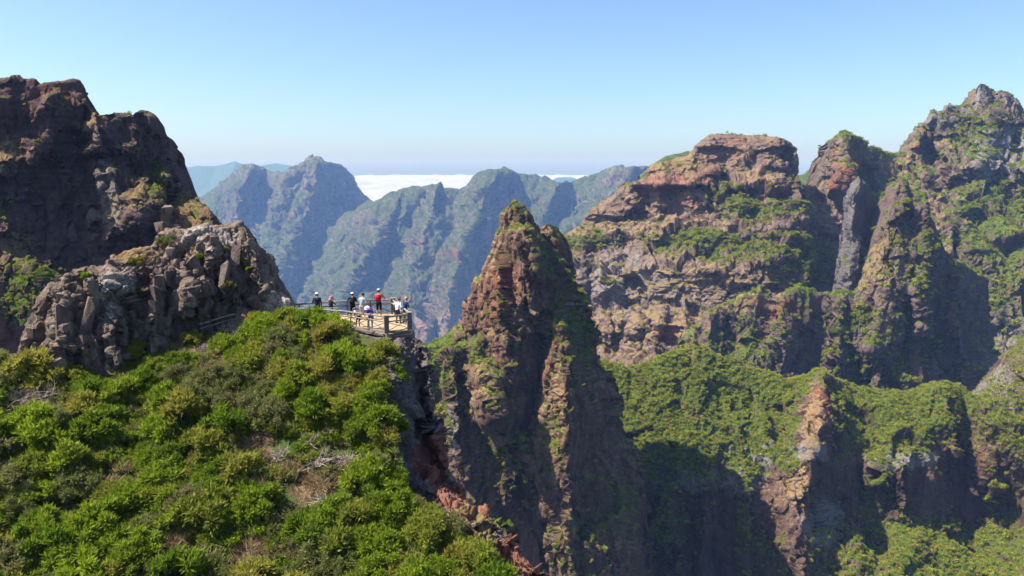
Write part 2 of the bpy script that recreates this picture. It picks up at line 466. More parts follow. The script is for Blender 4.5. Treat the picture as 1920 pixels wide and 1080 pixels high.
mat_m1 = terrain_mat('distant_mountain', 2.9, rock_a=(0.10, 0.075, 0.065), rock_b=(0.18, 0.135, 0.105), veg1=(0.032, 0.045, 0.018), veg2=(0.085, 0.1, 0.035), greyness=0.35, bump=1.3)
NM = dict(big=20, mid=12, fine=1.6, vert=0.6, facet=16, fsize=70, fv=0.6)
T['m1'] = relief_cols('mountain', 4600, 300, 800,
    [(300, 440), (350, 392), (372, 372), (400, 352), (430, 330), (455, 311), (475, 306), (500, 318), (530, 323), (560, 311), (578, 299), (586, 296), (592, 292), (599, 299), (608, 303), (638, 308), (655, 326), (665, 346), (690, 372), (730, 390), (800, 430)],
    [(300, 700), (800, 700)], 420, 330,
    [(300, 420, 120), (470, 310, 60), (600, 300, 60), (680, 370, 110), (790, 420, 180), (300, 690, -220), (500, 690, -260), (790, 690, -240), (500, 480, -70), (620, 480, -70)],
    [([(472, 307), (452, 350), (440, 420), (430, 500)], 110, 80, 34), ([(592, 295), (600, 325), (575, 390), (545, 460), (500, 600)], 120, 80, 50), ([(642, 309), (656, 340), (662, 372)], 80, 45, 14), ([(545, 318), (520, 370), (500, 440), (480, 520)], 60, 50, 32), ([(640, 385), (600, 470), (560, 600)], 70, 60, 45), ([(400, 352), (390, 420), (380, 500)], 45, 40, 26)],
    NM, [('v', 540, 470, 260, 160, 0.5), ('v', 420, 450, 120, 130, 0.2), ('d', 440, 390, 60, 60, 0.3), ('d', 590, 350, 90, 40, 0.3)], mat_m1, slope_veg=(0.2, 0.6, 0.5), slope_dry=(0.2, 0.5, 0.3), seed=11, lip=5, thick=200, jag=5)
tag(T['m1']['obj'], 'distant blue-hazed mountain with twin peaks behind the viewing platform', 'mountain', kind='structure')
T['m2'] = relief_cols('mountain', 3700, 330, 1330,
    [(330, 660), (400, 600), (470, 545), (540, 490), (600, 440), (650, 400), (690, 378), (702, 376), (720, 363), (760, 353), (800, 348), (815, 344), (826, 342), (832, 352), (850, 353), (872, 352), (890, 332), (906, 322), (945, 318), (972, 329), (1000, 326), (1040, 339), (1085, 341), (1115, 326), (1150, 315), (1200, 308), (1230, 308), (1260, 300), (1330, 310)],
    [(330, 880), (1330, 880)], 660, 380,
    [(340, 660, 260), (470, 545, 240), (600, 440, 200), (690, 378, 130), (830, 345, 120), (940, 320, 110), (1040, 340, 150), (1200, 310, 140), (1320, 310, 140), (340, 770, 120), (540, 750, -60), (800, 750, -250), (1100, 750, -250), (1320, 750, -200), (800, 520, -60), (1050, 520, -50), (600, 560, 60)],
    [([(690, 378), (640, 450), (590, 540), (560, 640)], 41, 30, 37), ([(760, 354), (720, 440), (650, 540), (620, 640)], 100, 70, 43), ([(826, 344), (800, 420), (770, 500), (760, 600), (750, 720)], 100, 60, 43), ([(930, 320), (900, 400), (860, 470), (840, 560), (830, 700)], 116, 80, 49), ([(1040, 340), (1010, 420), (980, 520)], 82, 60, 37), ([(1200, 310), (1150, 370), (1090, 430), (1060, 520)], 100, 70, 37), ([(700, 560), (720, 640), (740, 740)], 66, 40, 18), ([(800, 600), (790, 740)], 66, 30, 21)],
    NM, [('v', 900, 440, 420, 130, 0.55), ('v', 640, 560, 160, 120, 0.7), ('d', 800, 470, 120, 40, 0.45), ('r', 820, 470, 70, 30, 0.6), ('r', 800, 610, 90, 60, 0.5), ('d', 840, 600, 90, 90, 0.45), ('p', 820, 640, 90, 70, 0.4)], mat_m1, slope_veg=(0.2, 0.6, 0.6), slope_dry=(0.2, 0.5, 0.3), seed=23, lip=5, thick=200, jag=6)
tag(T['m2']['obj'], 'hazy green mountain ridge beyond the valley between spire and platform', 'mountain', kind='structure')
mat_h3 = terrain_mat('dark_far_hill', 1.2, rock_a=(0.07, 0.06, 0.06), rock_b=(0.11, 0.09, 0.08), bump=1.0)
T['h3'] = relief_cols('hill', 1700, 1200, 1620, [(1200, 330), (1225, 308), (1250, 293), (1275, 287), (1292, 284), (1310, 300), (1480, 330), (1505, 328), (1522, 316), (1536, 308), (1560, 320), (1620, 350)],
    [(1200, 420), (1620, 420)], 260, 60, [(1200, 320, 30), (1290, 290, 60), (1400, 320, 80), (1530, 312, 60), (1620, 350, 40), (1200, 420, -60), (1400, 420, -60), (1620, 420, -60)], [], dict(big=12, mid=8, fine=2), [('v', 1250, 330, 90, 60, 0.4)], mat_h3, seed=29, lip=6)
tag(T['h3']['obj'], 'dark blue hill peeping out behind the flat-topped mountain', 'hill', kind='structure')

# right-hand peak
mat_e = terrain_mat('peak_rock', 0.56, rock_a=(0.1, 0.072, 0.06), rock_b=(0.18, 0.125, 0.092), greyness=0.45, bump=1.0)
T['e'] = relief_cols('mountain', 790, 1490, 2010,
    [(1490, 372), (1520, 356), (1535, 345), (1539, 312), (1546, 284), (1560, 260), (1578, 247), (1590, 245), (1604, 252), (1625, 266), (1645, 281), (1680, 289), (1702, 285), (1712, 266), (1726, 240), (1745, 222), (1762, 208), (1790, 199), (1818, 192), (1826, 182), (1830, 166), (1840, 160), (1852, 166), (1862, 172), (1880, 174), (1893, 180), (1896, 196), (1899, 204), (1903, 188), (1907, 190), (1912, 214), (1930, 228), (1970, 235), (2010, 240)],
    [(1490, 760), (2010, 760)], 620, 560,
    [(1490, 380, 150), (1540, 340, 60), (1580, 250, 50), (1640, 285, 110), (1700, 290, 150), (1760, 215, 130), (1840, 165, 180), (1920, 220, 170), (2000, 240, 150), (1560, 360, -5), (1640, 360, 60), (1560, 520, -20), (1650, 520, -40), (1730, 360, 60), (1790, 330, 70), (1900, 340, 30), (2000, 340, 20), (1800, 480, -90), (1900, 480, -110), (2000, 480, -140), (1540, 750, -140), (1760, 750, -230), (1900, 680, -240), (2000, 750, -330)],
    [([(1592, 248), (1590, 300), (1585, 345)], 45, 45, 40), ([(1715, 262), (1725, 320), (1700, 400), (1690, 500)], 35, 40, 35), ([(1770, 210), (1775, 250), (1790, 300), (1780, 340)], 35, 35, 40), ([(1838, 162), (1840, 185)], 30, 18, 16), ([(1880, 176), (1882, 200)], 25, 14, 12), ([(1860, 210), (1850, 270), (1830, 320)], 50, 60, 50), ([(1930, 230), (1930, 290), (1915, 340)], 40, 50, 50), ([(1790, 380), (1830, 500), (1870, 600)], 25, 30, 30)],
    dict(big=12, mid=7, fine=2.0, vert=0.5, terr=3, facet=24, fsize=66, fv=0.7, shear=0.3),
    [('v', 1860, 420, 95, 90, 0.85), ('v', 1900, 400, 80, 70, 0.6), ('v', 1672, 292, 40, 18, 0.8), ('v', 1820, 270, 60, 40, 0.5), ('v', 1590, 258, 30, 16, 0.7), ('v', 1870, 560, 110, 90, 0.5), ('d', 1760, 440, 60, 90, 0.6), ('d', 1800, 270, 60, 25, 0.7), ('d', 1690, 320, 50, 40, 0.6), ('r', 1580, 310, 40, 50, 0.45), ('r', 1740, 290, 40, 45, 0.5), ('r', 1862, 190, 30, 14, 0.9), ('r', 1560, 380, 60, 50, 0.5), ('p', 1890, 290, 90, 60, 0.7), ('p', 1780, 215, 60, 30, 0.5), ('p', 1880, 640, 60, 60, 0.5), ('v', 1850, 240, 60, 25, 0.4), ('r', 1880, 560, 30, 40, 0.5)],
    mat_e, slope_veg=(0.4, 0.7, 0.75), slope_dry=(0.3, 0.6, 0.6), seed=37, lip=10, jag=6)
tag(T['e']['obj'], 'craggy right-hand peak with rocky summit knobs and green slope below', 'mountain', kind='structure')

for nm, y0, y1, xl_, xr_, d0, lab in (('rock_knob', 158, 225, [(1838, 158), (1830, 168), (1827, 185), (1818, 205), (1808, 225)], [(1844, 158), (1852, 164), (1860, 174), (1862, 190), (1872, 225)], 868, 'pale grey summit knob'),
        ('rock_knob', 172, 222, [(1870, 172), (1862, 180), (1860, 195), (1852, 222)], [(1884, 172), (1893, 180), (1896, 196), (1902, 222)], 872, 'reddish flat summit block'),
        ('rock_knob', 184, 232, [(1904, 184), (1901, 196), (1898, 210), (1892, 232)], [(1906, 184), (1910, 200), (1913, 214), (1920, 232)], 866, 'slim grey summit tooth')):
    kd = relief_rows(nm, d0, y0, y1, xl_, xr_, 70, 60, [(1800, 150, 0), (1930, 150, 0), (1860, 235, -20), (1830, 235, -20)], [], dict(big=2, mid=3, fine=1.5, facet=6, fsize=22), [('p', 1860, 190, 60, 50, 0.6)] + ([('r', 1878, 190, 30, 30, 0.9)] if 'reddish' in lab else []), mat_e, seed=int(y0), jag=2)
    kd['obj'].parent = T['e']['obj']; kd['obj']['label'] = lab
# flat-topped mountain
prof = [(240, 75), (328, 50), (350, 0), (402, -18), (440, -70), (458, -76), (508, -145), (515, -147), (565, -162), (610, -225), (640, -232), (700, -300), (760, -360)]
def mesa_k(X, Y):
    left = 1 - sstep(1215, 1300, X)
    yy = Y + 6 * np.sin(X / 37.0) + 0.04 * (X - 1300)
    k = ip(prof, yy)
    # tops of the lower red cliff, on the left of the cap, form a shelf
    shelf = -48 * sstep(296, 300 + 0.12 * (X - 1220), Y - 0.10 * (X - 1220)) * (1 - sstep(1325, 1350, X)) * (1 - sstep(345, 352, Y))
    rim = 14 * sstep(276, 282, Y + 4 * np.sin(X / 23.0)) * (1 - sstep(300, 308, Y)) * sstep(1300, 1330, X) * (1 - sstep(1470, 1490, X))
    under = 22 * sstep(352, 356, Y) * (1 - sstep(372, 380, Y)) * sstep(1350, 1370, X)
    k = k + 100 * sstep(1496, 1530, X)
    return k + shelf + rim + under
T['mesa'] = relief_cols('flat_topped_mountain', 730, 1030, 1575,
    [(1030, 470), (1060, 440), (1088, 420), (1110, 395), (1124, 385), (1150, 368), (1168, 352), (1172, 338), (1186, 344), (1206, 334), (1214, 318), (1222, 308), (1250, 303), (1290, 293), (1302, 280), (1318, 265), (1330, 254), (1345, 251), (1380, 250), (1432, 252), (1462, 256), (1478, 262), (1488, 275), (1496, 300), (1500, 330), (1504, 347), (1530, 352), (1552, 362), (1575, 380)],
    [(1030, 740), (1575, 740)], 620, 540,
    [(1030, 450, 130), (1200, 330, 70), (1340, 255, 25), (1490, 270, -25), (1560, 370, 40), (1030, 730, 120), (1300, 730, 30), (1560, 730, 20), (1300, 500, 20), (1480, 400, -30)],
    [([(1240, 310), (1238, 350), (1230, 405)], 16, 22, 18), ([(1300, 330), (1296, 402)], 16, 24, 14), ([(1175, 340), (1185, 380), (1190, 405)], 14, 12, 18), ([(1330, 256), (1334, 330)], 10, 20, 30), ([(1462, 262), (1468, 335)], 16, 60, 12), ([(1350, 350), (1380, 400), (1400, 430)], 14, 30, 20), ([(1100, 430), (1090, 480), (1080, 560)], 24, 24, 22), ([(1150, 440), (1150, 500)], 14, 18, 18), ([(1195, 555), (1190, 640)], 16, 18, 18), ([(1240, 560), (1235, 640)], 15, 18, 16), ([(1130, 560), (1130, 650)], 14, 20, 16), ([(1290, 570), (1285, 640)], 14, 20, 16)],
    dict(big=9, mid=4, fine=1.8, vert=0.5, terr=7, tsize=17, facet=18, fsize=60, fv=1.5),
    [('r', 1260, 355, 110, 55, 0.8), ('r', 1390, 290, 120, 50, 0.4), ('r', 1430, 345, 70, 12, 0.9), ('d', 1260, 312, 60, 14, 1.0), ('d', 1290, 300, 40, 18, 0.8), ('d', 1400, 335, 60, 8, 0.7), ('d', 1250, 430, 180, 22, 0.45), ('v', 1360, 452, 200, 20, 0.95), ('v', 1420, 478, 150, 20, 0.8), ('v', 1300, 440, 90, 12, 0.5), ('v', 1420, 395, 90, 22, 0.9), ('v', 1360, 365, 40, 22, 0.7), ('v', 1500, 500, 60, 50, 0.8), ('v', 1090, 455, 40, 16, 0.7), ('v', 1130, 460, 30, 20, 0.6), ('d', 1250, 520, 180, 30, 0.4), ('d', 1220, 590, 180, 40, 0.25), ('d', 1270, 610, 90, 40, 0.35), ('p', 1200, 560, 180, 70, 0.45), ('p', 1150, 500, 110, 50, 0.35), ('d', 1150, 640, 110, 30, 0.45), ('r', 1250, 630, 40, 25, 0.8), ('r', 1110, 590, 50, 25, 0.5)],
    terrain_mat('mesa_rock', 0.52, rock_a=(0.105, 0.07, 0.056), rock_b=(0.19, 0.125, 0.088), red=(0.22, 0.105, 0.07), strata=0.4, greyness=0.4),
    slope_veg=(0.5, 0.85, 0.45), slope_dry=(0.4, 0.7, 0.5), seed=41, lip=9, jag=3, kfun=mesa_k)
tag(T['mesa']['obj'], 'flat-topped reddish mountain with layered cliffs and green terraces', 'mountain', kind='structure')

# grey needle
T['needle'] = relief_rows('rock_needle', 600, 331, 620,
    [(1607, 331), (1594, 345), (1585, 370), (1579, 410), (1575, 460), (1566, 520), (1556, 560), (1546, 620)],
    [(1613, 331), (1626, 345), (1635, 370), (1641, 410), (1647, 460), (1656, 520), (1668, 560), (1685, 620)], 260, 110,
    [(1610, 331, 20), (1590, 450, 10), (1640, 450, 20), (1560, 620, -60), (1680, 620, -50)], [([(1609, 333), (1600, 380), (1598, 450), (1594, 540)], 30, 24, 45)],
    dict(big=6, mid=5, fine=2.0, vert=0.3, facet=10, fsize=30), [('p', 1588, 420, 12, 100, 0.35), ('p', 1608, 345, 22, 20, 0.5), ('v', 1590, 560, 60, 40, 0.6), ('d', 1590, 500, 30, 60, 0.4)],
    terrain_mat('needle_rock', 0.46, rock_a=(0.10, 0.085, 0.085), rock_b=(0.16, 0.14, 0.13), red=(0.12, 0.085, 0.075), grey=(0.17, 0.155, 0.15), greyness=0.5, alb=1.0), slope_dry=(0.7, 0.95, 0.3), seed=47, jag=4)
tag(T['needle']['obj'], 'slender grey rock needle standing before the notch beside the flat-topped mountain', 'rock needle', kind='structure')

# brown spur with a dark steep wall
mat_g = terrain_mat('spur_rock', 0.4, rock_a=(0.095, 0.066, 0.06), rock_b=(0.15, 0.1, 0.08), greyness=0.3)
T['g'] = relief_cols('rock_spur', 560, 1285, 1880,
    [(1285, 640), (1305, 618), (1322, 596), (1345, 575), (1390, 556), (1425, 542), (1450, 552), (1475, 548), (1500, 540), (1535, 548), (1570, 545), (1600, 548), (1622, 520), (1642, 480), (1654, 450), (1664, 418), (1672, 385), (1680, 352), (1688, 334), (1697, 331), (1706, 354), (1722, 358), (1736, 362), (1744, 395), (1752, 430), (1764, 470), (1790, 498), (1830, 512), (1852, 522), (1858, 600), (1862, 680), (1880, 760)],
    [(1285, 800), (1880, 800)], 640, 480,
    [(1290, 640, 60), (1310, 720, 0), (1450, 550, 60), (1450, 700, 5), (1600, 550, 50), (1600, 740, 0), (1690, 335, 90), (1735, 365, 85), (1720, 560, 20), (1720, 750, -30), (1850, 530, 110), (1850, 740, 50), (1450, 800, -60), (1720, 800, -60), (1290, 800, -20), (1880, 800, 20)],
    [([(1692, 334), (1690, 420), (1680, 500), (1655, 590), (1630, 660)], 40, 70, 50), ([(1733, 364), (1740, 430), (1735, 500), (1725, 560), (1730, 640)], 45, 28, 70), ([(1470, 548), (1460, 600), (1440, 680)], 26, 24, 50), ([(1340, 578), (1330, 640), (1320, 690)], 22, 20, 40), ([(1575, 548), (1570, 600), (1560, 680), (1540, 740)], 34, 30, 40), ([(1800, 505), (1800, 600), (1805, 720)], 36, 22, 50), ([(1650, 640), (1640, 740)], 20, 25, 30)],
    dict(big=12, mid=7, fine=2.2, vert=0.36, facet=24, fsize=66, fv=0.35, shear=0.2),
    [('v', 1660, 620, 60, 60, 0.55), ('v', 1600, 600, 50, 30, 0.7), ('v', 1640, 700, 80, 40, 0.5), ('v', 1735, 460, 18, 26, 0.9), ('v', 1730, 520, 40, 40, 0.5), ('d', 1650, 500, 40, 80, 0.7), ('d', 1640, 610, 30, 40, 0.6), ('r', 1440, 575, 90, 30, 0.5), ('d', 1400, 556, 80, 12, 0.8), ('v', 1500, 590, 50, 30, 0.5), ('v', 1400, 670, 60, 30, 0.4), ('d', 1390, 580, 60, 16, 0.6), ('d', 1710, 640, 16, 50, 0.6), ('p', 1840, 700, 20, 60, 0.4)],
    mat_g, slope_veg=(0.3, 0.6, 0.75), slope_dry=(0.3, 0.55, 0.5), seed=53, lip=8, jag=6)
tag(T['g']['obj'], 'brown pointed rock spur with a sheer shaded wall above green slopes', 'rock spur', kind='structure')

# green slopes falling to shaded gullies
T['h'] = relief_cols('hillside', 420, 1060, 2010,
    [(1060, 700), (1100, 686), (1122, 677), (1150, 684), (1172, 690), (1210, 680), (1250, 664), (1285, 652), (1302, 648), (1330, 660), (1400, 688), (1480, 712), (1515, 705), (1542, 690), (1570, 712), (1620, 730), (1700, 738), (1750, 722), (1775, 716), (1800, 725), (1835, 748), (1850, 738), (1870, 705), (1900, 665), (1940, 630), (2010, 590)],
    [(1060, 1140), (2010, 1140)], 900, 520,
    [(1070, 700, 60), (1120, 680, 70), (1070, 1130, -40), (1130, 900, 30), (1300, 650, 90), (1250, 760, -10), (1400, 760, 20), (1300, 870, -110), (1200, 850, -60), (1200, 1130, -150), (1340, 1130, -165), (1450, 850, -70), (1440, 1130, -170), (1540, 700, 70), (1530, 850, -90), (1500, 1000, -180), (1500, 1130, -260), (1600, 730, 80), (1620, 850, -30), (1620, 960, -50), (1700, 840, -50), (1700, 920, -70), (1680, 1130, -260), (1800, 740, 80), (1815, 850, 30), (1815, 1000, -10), (1850, 1130, -260), (1900, 680, 40), (1890, 850, -60), (1990, 640, 20), (1990, 1130, -330), (1780, 1040, -150)],
    [([(1546, 700), (1538, 780), (1522, 850), (1505, 950), (1490, 1120)], 60, 60, 45), ([(1772, 720), (1785, 790), (1802, 850)], 55, 70, 22), ([(1585, 860), (1600, 900), (1610, 980), (1600, 1080)], 30, 40, 26), ([(1250, 910), (1245, 1000), (1240, 1120)], 35, 32, 40), ([(1330, 900), (1320, 1000), (1310, 1120)], 26, 22, 40), ([(1395, 870), (1400, 980), (1410, 1120)], 40, 40, 40), ([(1450, 850), (1450, 960)], 22, 20, 30), ([(1700, 850), (1690, 960)], 30, 26, 30), ([(1640, 860), (1640, 960)], 22, 20, 26), ([(1860, 740), (1850, 830), (1835, 920)], 50, 30, 70), ([(1720, 1000), (1660, 1120)], 30, 60, 30), ([(1215, 870), (1205, 960)], 20, 18, 20)],
    dict(big=14, mid=8, fine=1.8, vert=0.4, facet=16, fsize=60, fv=0.4),
    [('v', 1528, 840, 34, 130, -1.4), ('v', 1492, 1000, 26, 120, -1.0), ('v', 1600, 920, 30, 70, -1), ('v', 1815, 920, 30, 90, -1.2), ('v', 1200, 1000, 30, 90, -0.9), ('v', 1350, 1000, 36, 90, -0.9), ('v', 1450, 960, 26, 80, -0.8), ('v', 1740, 930, 60, 40, -0.9), ('v', 1320, 760, 220, 115, 1.0), ('v', 1240, 850, 90, 70, 0.9), ('v', 1140, 690, 40, 25, 0.9), ('v', 1660, 790, 120, 70, 0.95), ('v', 1770, 770, 70, 60, 0.9), ('v', 1720, 1040, 130, 70, 1.0), ('v', 1880, 1020, 110, 130, 0.9), ('v', 1900, 820, 90, 90, 0.55), ('v', 1400, 960, 26, 120, 0.8), ('v', 1245, 960, 22, 90, 0.8), ('v', 1630, 930, 60, 40, 0.6), ('v', 1470, 1040, 60, 60, 0.6), ('v', 1480, 850, 30, 40, 0.5), ('d', 1220, 680, 60, 18, 0.8), ('d', 1300, 655, 26, 10, 0.9), ('d', 1530, 800, 30, 80, 0.35), ('r', 1535, 780, 26, 80, 0.5), ('p', 1530, 800, 26, 80, 0.3), ('d', 1500, 900, 36, 60, 0.4), ('p', 1450, 850, 110, 26, 0.9), ('p', 1280, 900, 80, 24, 0.7), ('p', 1400, 900, 50, 40, 0.6), ('p', 1690, 860, 100, 24, 0.7), ('p', 1540, 980, 40, 60, 0.6), ('r', 1850, 870, 50, 40, 0.3), ('d', 1860, 850, 50, 40, 0.5), ('p', 1880, 730, 50, 60, 0.5), ('d', 1790, 790, 12, 60, 0.7), ('r', 1760, 980, 50, 50, 0.4)],
    terrain_mat('hillside_scrub', 0.3, greyness=0.4), slope_veg=(0.36, 0.6, 0.6), slope_dry=(0.3, 0.55, 0.45), seed=61, lip=10, jag=5)
tag(T['h']['obj'], 'green scrub hillside breaking into dark shaded gullies below the spur', 'hillside', kind='structure')

# central spire
T['spire'] = relief_rows('rock_spire', 330, 377, 1130,
    [(962, 377), (953, 386), (941, 398), (936, 430), (930, 452), (923, 472), (912, 500), (896, 540), (886, 572), (882, 605), (876, 628), (842, 642), (806, 654), (790, 680), (784, 720), (786, 800), (800, 860), (815, 940), (820, 1130)],
    [(967, 377), (984, 388), (996, 402), (1006, 425), (1016, 450), (1034, 480), (1056, 520), (1080, 560), (1098, 585), (1108, 620), (1114, 660), (1120, 690), (1140, 730), (1170, 800), (1194, 860), (1206, 900), (1216, 980), (1228, 1060), (1236, 1130)], 760, 520,
    [(965, 378, 60), (900, 560, 40), (1000, 560, 20), (1080, 600, 50), (880, 800, -30), (1000, 800, -10), (1140, 800, 20), (830, 700, 10), (830, 1120, -110), (1000, 1120, -60), (1230, 1120, -40)],
    [([(966, 380), (984, 430), (994, 500), (984, 570), (968, 640), (950, 720), (938, 790)], 60, 80, 60), ([(1008, 440), (1046, 520), (1076, 580), (1074, 640), (1062, 720), (1056, 820), (1062, 940), (1080, 1110)], 125, 55, 130), ([(822, 650), (842, 740), (858, 830), (870, 900)], 45, 45, 32), ([(915, 690), (925, 780), (965, 810), (968, 870), (950, 950)], 48, 60, 22), ([(1145, 900), (1158, 960), (1150, 1110)], 34, 50, 40), ([(900, 505), (905, 560), (890, 620)], 20, 30, 24)],
    dict(big=8, mid=6, fine=2.2, vert=0.36, terr=1.5, facet=30, fsize=95, fv=0.32, shear=0.35),
    [('v', 1065, 600, 45, 50, 0.95), ('v', 1020, 490, 22, 50, 0.8), ('v', 1045, 540, 20, 40, 0.5), ('v', 820, 740, 40, 110, 1.0), ('v', 945, 860, 34, 80, 1.0), ('v', 830, 655, 40, 30, 0.8), ('d', 900, 820, 16, 70, 1.0), ('d', 950, 805, 30, 12, 0.9), ('d', 915, 700, 40, 50, 0.5), ('d', 925, 420, 26, 50, 0.8), ('v', 950, 410, 20, 40, 0.5), ('d', 1035, 770, 30, 110, 0.8), ('v', 1040, 840, 30, 70, 0.6), ('r', 930, 540, 60, 110, 0.45), ('d', 940, 560, 50, 90, 0.35), ('r', 930, 700, 60, 60, 0.4), ('v', 930, 590, 30, 30, 0.5), ('d', 1030, 450, 30, 24, 0.6), ('v', 1150, 960, 40, 70, 0.7), ('v', 1075, 700, 24, 90, 0.5), ('v', 1100, 640, 20, 60, 0.6), ('d', 1150, 1000, 40, 80, 0.5), ('v', 1090, 1040, 40, 60, 0.5), ('d', 1090, 1020, 50, 80, 0.5), ('p', 850, 800, 16, 60, 0.6), ('p', 1060, 590, 20, 20, 0.6), ('d', 1090, 590, 20, 30, 0.6), ('r', 1030, 760, 50, 160, 0.5), ('v', 900, 660, 30, 30, 0.6)],
    terrain_mat('spire_rock', 0.235, alb=1.12, rock_a=(0.085, 0.05, 0.038), rock_b=(0.155, 0.092, 0.064), greyness=0.2), slope_veg=(0.45, 0.7, 0.6), slope_dry=(0.25, 0.5, 0.6), seed=71, rnd=0.3, jag=9)
tag(T['spire']['obj'], 'tall pointed brown rock spire rising from the valley at the centre', 'rock spire', kind='structure')

T['spire2'] = relief_rows('rock_spire', 352, 420, 760,
    [(1022, 420), (1012, 428), (1004, 445), (990, 480), (970, 540), (960, 760)],
    [(1032, 420), (1048, 432), (1062, 450), (1069, 475), (1073, 510), (1082, 550), (1096, 585), (1100, 640), (1105, 760)], 260, 150,
    [(1030, 422, 20), (1010, 600, 10), (1080, 600, 15), (980, 760, 0), (1100, 760, 0)], [([(1030, 422), (1042, 470), (1050, 560)], 24, 30, 26)],
    dict(big=6, mid=7, fine=2.4, vert=0.4, facet=18, fsize=50), [('d', 1030, 440, 30, 20, 0.7), ('v', 1035, 450, 26, 20, 0.5), ('r', 1050, 470, 30, 30, 0.5)],
    terrain_mat('spire_shoulder_rock', 0.25, greyness=0.3), seed=73, jag=6)
tag(T['spire2']['obj'], 'lower blunt shoulder summit just right of the central spire tip', 'rock spire', kind='structure')
# dark massif on the left
T['left'] = relief_cols('mountain', 170, -160, 470,
    [(-160, 172), (-60, 168), (0, 156), (20, 151), (42, 148), (64, 152), (67, 162), (100, 158), (140, 153), (147, 166), (152, 180), (158, 192), (170, 203), (182, 217), (205, 210), (228, 208), (246, 210), (270, 206), (280, 212), (290, 226), (294, 244), (302, 254), (315, 258), (318, 290), (321, 300), (322, 332), (330, 342), (336, 352), (352, 360), (362, 374), (386, 392), (398, 408), (402, 430), (430, 470), (470, 520)],
    [(-160, 760), (470, 760)], 640, 560,
    [(-150, 170, 20), (60, 155, 70), (140, 160, 110), (190, 215, 150), (300, 250, 190), (320, 340, 150), (400, 420, 60), (460, 520, 20), (-150, 420, -60), (0, 420, -20), (120, 420, 40), (240, 420, 60), (330, 420, 30), (-150, 720, -160), (60, 640, -90), (200, 600, 10), (400, 700, -60), (280, 300, 160), (200, 300, 80), (20, 520, -60)],
    [([(160, 190), (184, 222), (182, 255), (162, 290)], 75, 30, 110), ([(198, 318), (216, 350), (220, 400), (198, 450)], 75, 34, 110), ([(246, 268), (240, 290), (216, 312)], 30, 30, 40), ([(50, 262), (36, 285), (10, 310), (-20, 330)], 34, 60, 50), ([(46, 308), (42, 345), (30, 370)], 26, 50, 40), ([(310, 290), (312, 340)], 20, 40, 12), ([(300, 350), (290, 390), (280, 420)], 30, 50, 26), ([(90, 490), (95, 560), (100, 620)], 40, 70, 40), ([(400, 410), (390, 470)], 20, 60, 30), ([(130, 300), (115, 330)], 14, 18, 20), ([(105, 190), (92, 240), (60, 300)], 42, 34, 70), ([(272, 330), (255, 380), (240, 430)], 45, 40, 50), ([(250, 212), (262, 250), (250, 290)], 34, 26, 50), ([(-20, 180), (-30, 240)], 30, 40, 60)],
    dict(big=5, mid=4, fine=1.5, vert=0.5, terr=4, tsize=24, facet=30, fsize=110, fv=0.55, shear=-0.5),
    [('d', 168, 240, 22, 55, 0.9), ('d', 205, 380, 22, 70, 0.6), ('p', 205, 370, 24, 70, 0.9), ('p', 168, 250, 20, 50, 0.5), ('d', 20, 285, 50, 40, 0.8), ('d', 20, 470, 60, 60, 0.8), ('v', 60, 560, 70, 70, 0.9), ('v', 290, 340, 20, 40, 0.8), ('v', 10, 390, 30, 30, 0.6), ('d', 290, 370, 60, 40, 0.7), ('r', 360, 395, 50, 40, 0.8), ('r', 100, 180, 60, 30, 0.6), ('r', 20, 250, 60, 50, 0.4), ('d', 220, 290, 20, 26, 0.6), ('d', 360, 390, 40, 40, 0.5), ('v', 380, 440, 40, 20, 0.7), ('r', 10, 620, 40, 60, 0.6), ('r', 330, 430, 50, 40, 0.6)],
    terrain_mat('dark_cliff_rock', 0.12, alb=1.0, rock_a=(0.075, 0.046, 0.047), rock_b=(0.125, 0.075, 0.066), strata=0.25, greyness=0.15), slope_veg=(0.5, 0.75, 0.5), slope_dry=(0.4, 0.7, 0.4), seed=83, lip=4, jag=4)
tag(T['left']['obj'], 'dark red-brown cliff massif towering behind the grey rock outcrop', 'mountain', kind='structure')

# valley floor, cloud sea, air
gm = plain_mat('valley_scrub', (0.06, 0.08, 0.04), 0.95, 0.4, 0.01)
V = np.stack(np.meshgrid(np.linspace(-5300, 5300, 60), np.linspace(-250, 10400, 60)), -1)
vz = -1450 + 25 * fbm(np.concatenate([V.reshape(-1, 2) / 500.0, np.zeros((3600, 1))], 1), 3, 5)
me = np_mesh('ground', np.concatenate([V.reshape(-1, 2), vz[:, None]], 1), grid_faces(60, 60)[:, ::-1], True)
tag(add('ground', me, None, gm), 'deep valley floor far below the peaks', 'ground', kind='structure')

def cloud_sheet():
    a = np.linspace(R(-50), R(50), 420); r = 11000 * (90000 / 11000.0) ** np.linspace(0, 1, 260)
    Aa, Rr = np.meshgrid(a, r)
    X, Y = Rr * np.sin(Aa), Rr * np.cos(Aa)
    q = np.stack([X.ravel() / 1500.0, Y.ravel() / 2600.0, X.ravel() * 0], -1)
    z = -700 + 320 * (fbm(q, 4, 101, 0.6) + 1.2 * fbm(q * 0.3, 2, 107)) + 45 * np.abs(fbm(q * 2.3, 3, 105))
    me = np_mesh('cloud_sea', np.stack([X.ravel(), Y.ravel(), z], -1), grid_faces(260, 420)[:, ::-1], True)
    m, nt, b = newmat('cloud_white')
    b.inputs['Base Color'].default_value = (0.29, 0.29, 0.295, 1); b.inputs['Roughness'].default_value = 1
    b.inputs['Specular IOR Level'].default_value = 0
    tag(add('cloud_sea', me, None, m), 'white sea of clouds below the horizon beyond the mountains', 'clouds', kind='stuff')
cloud_sheet()

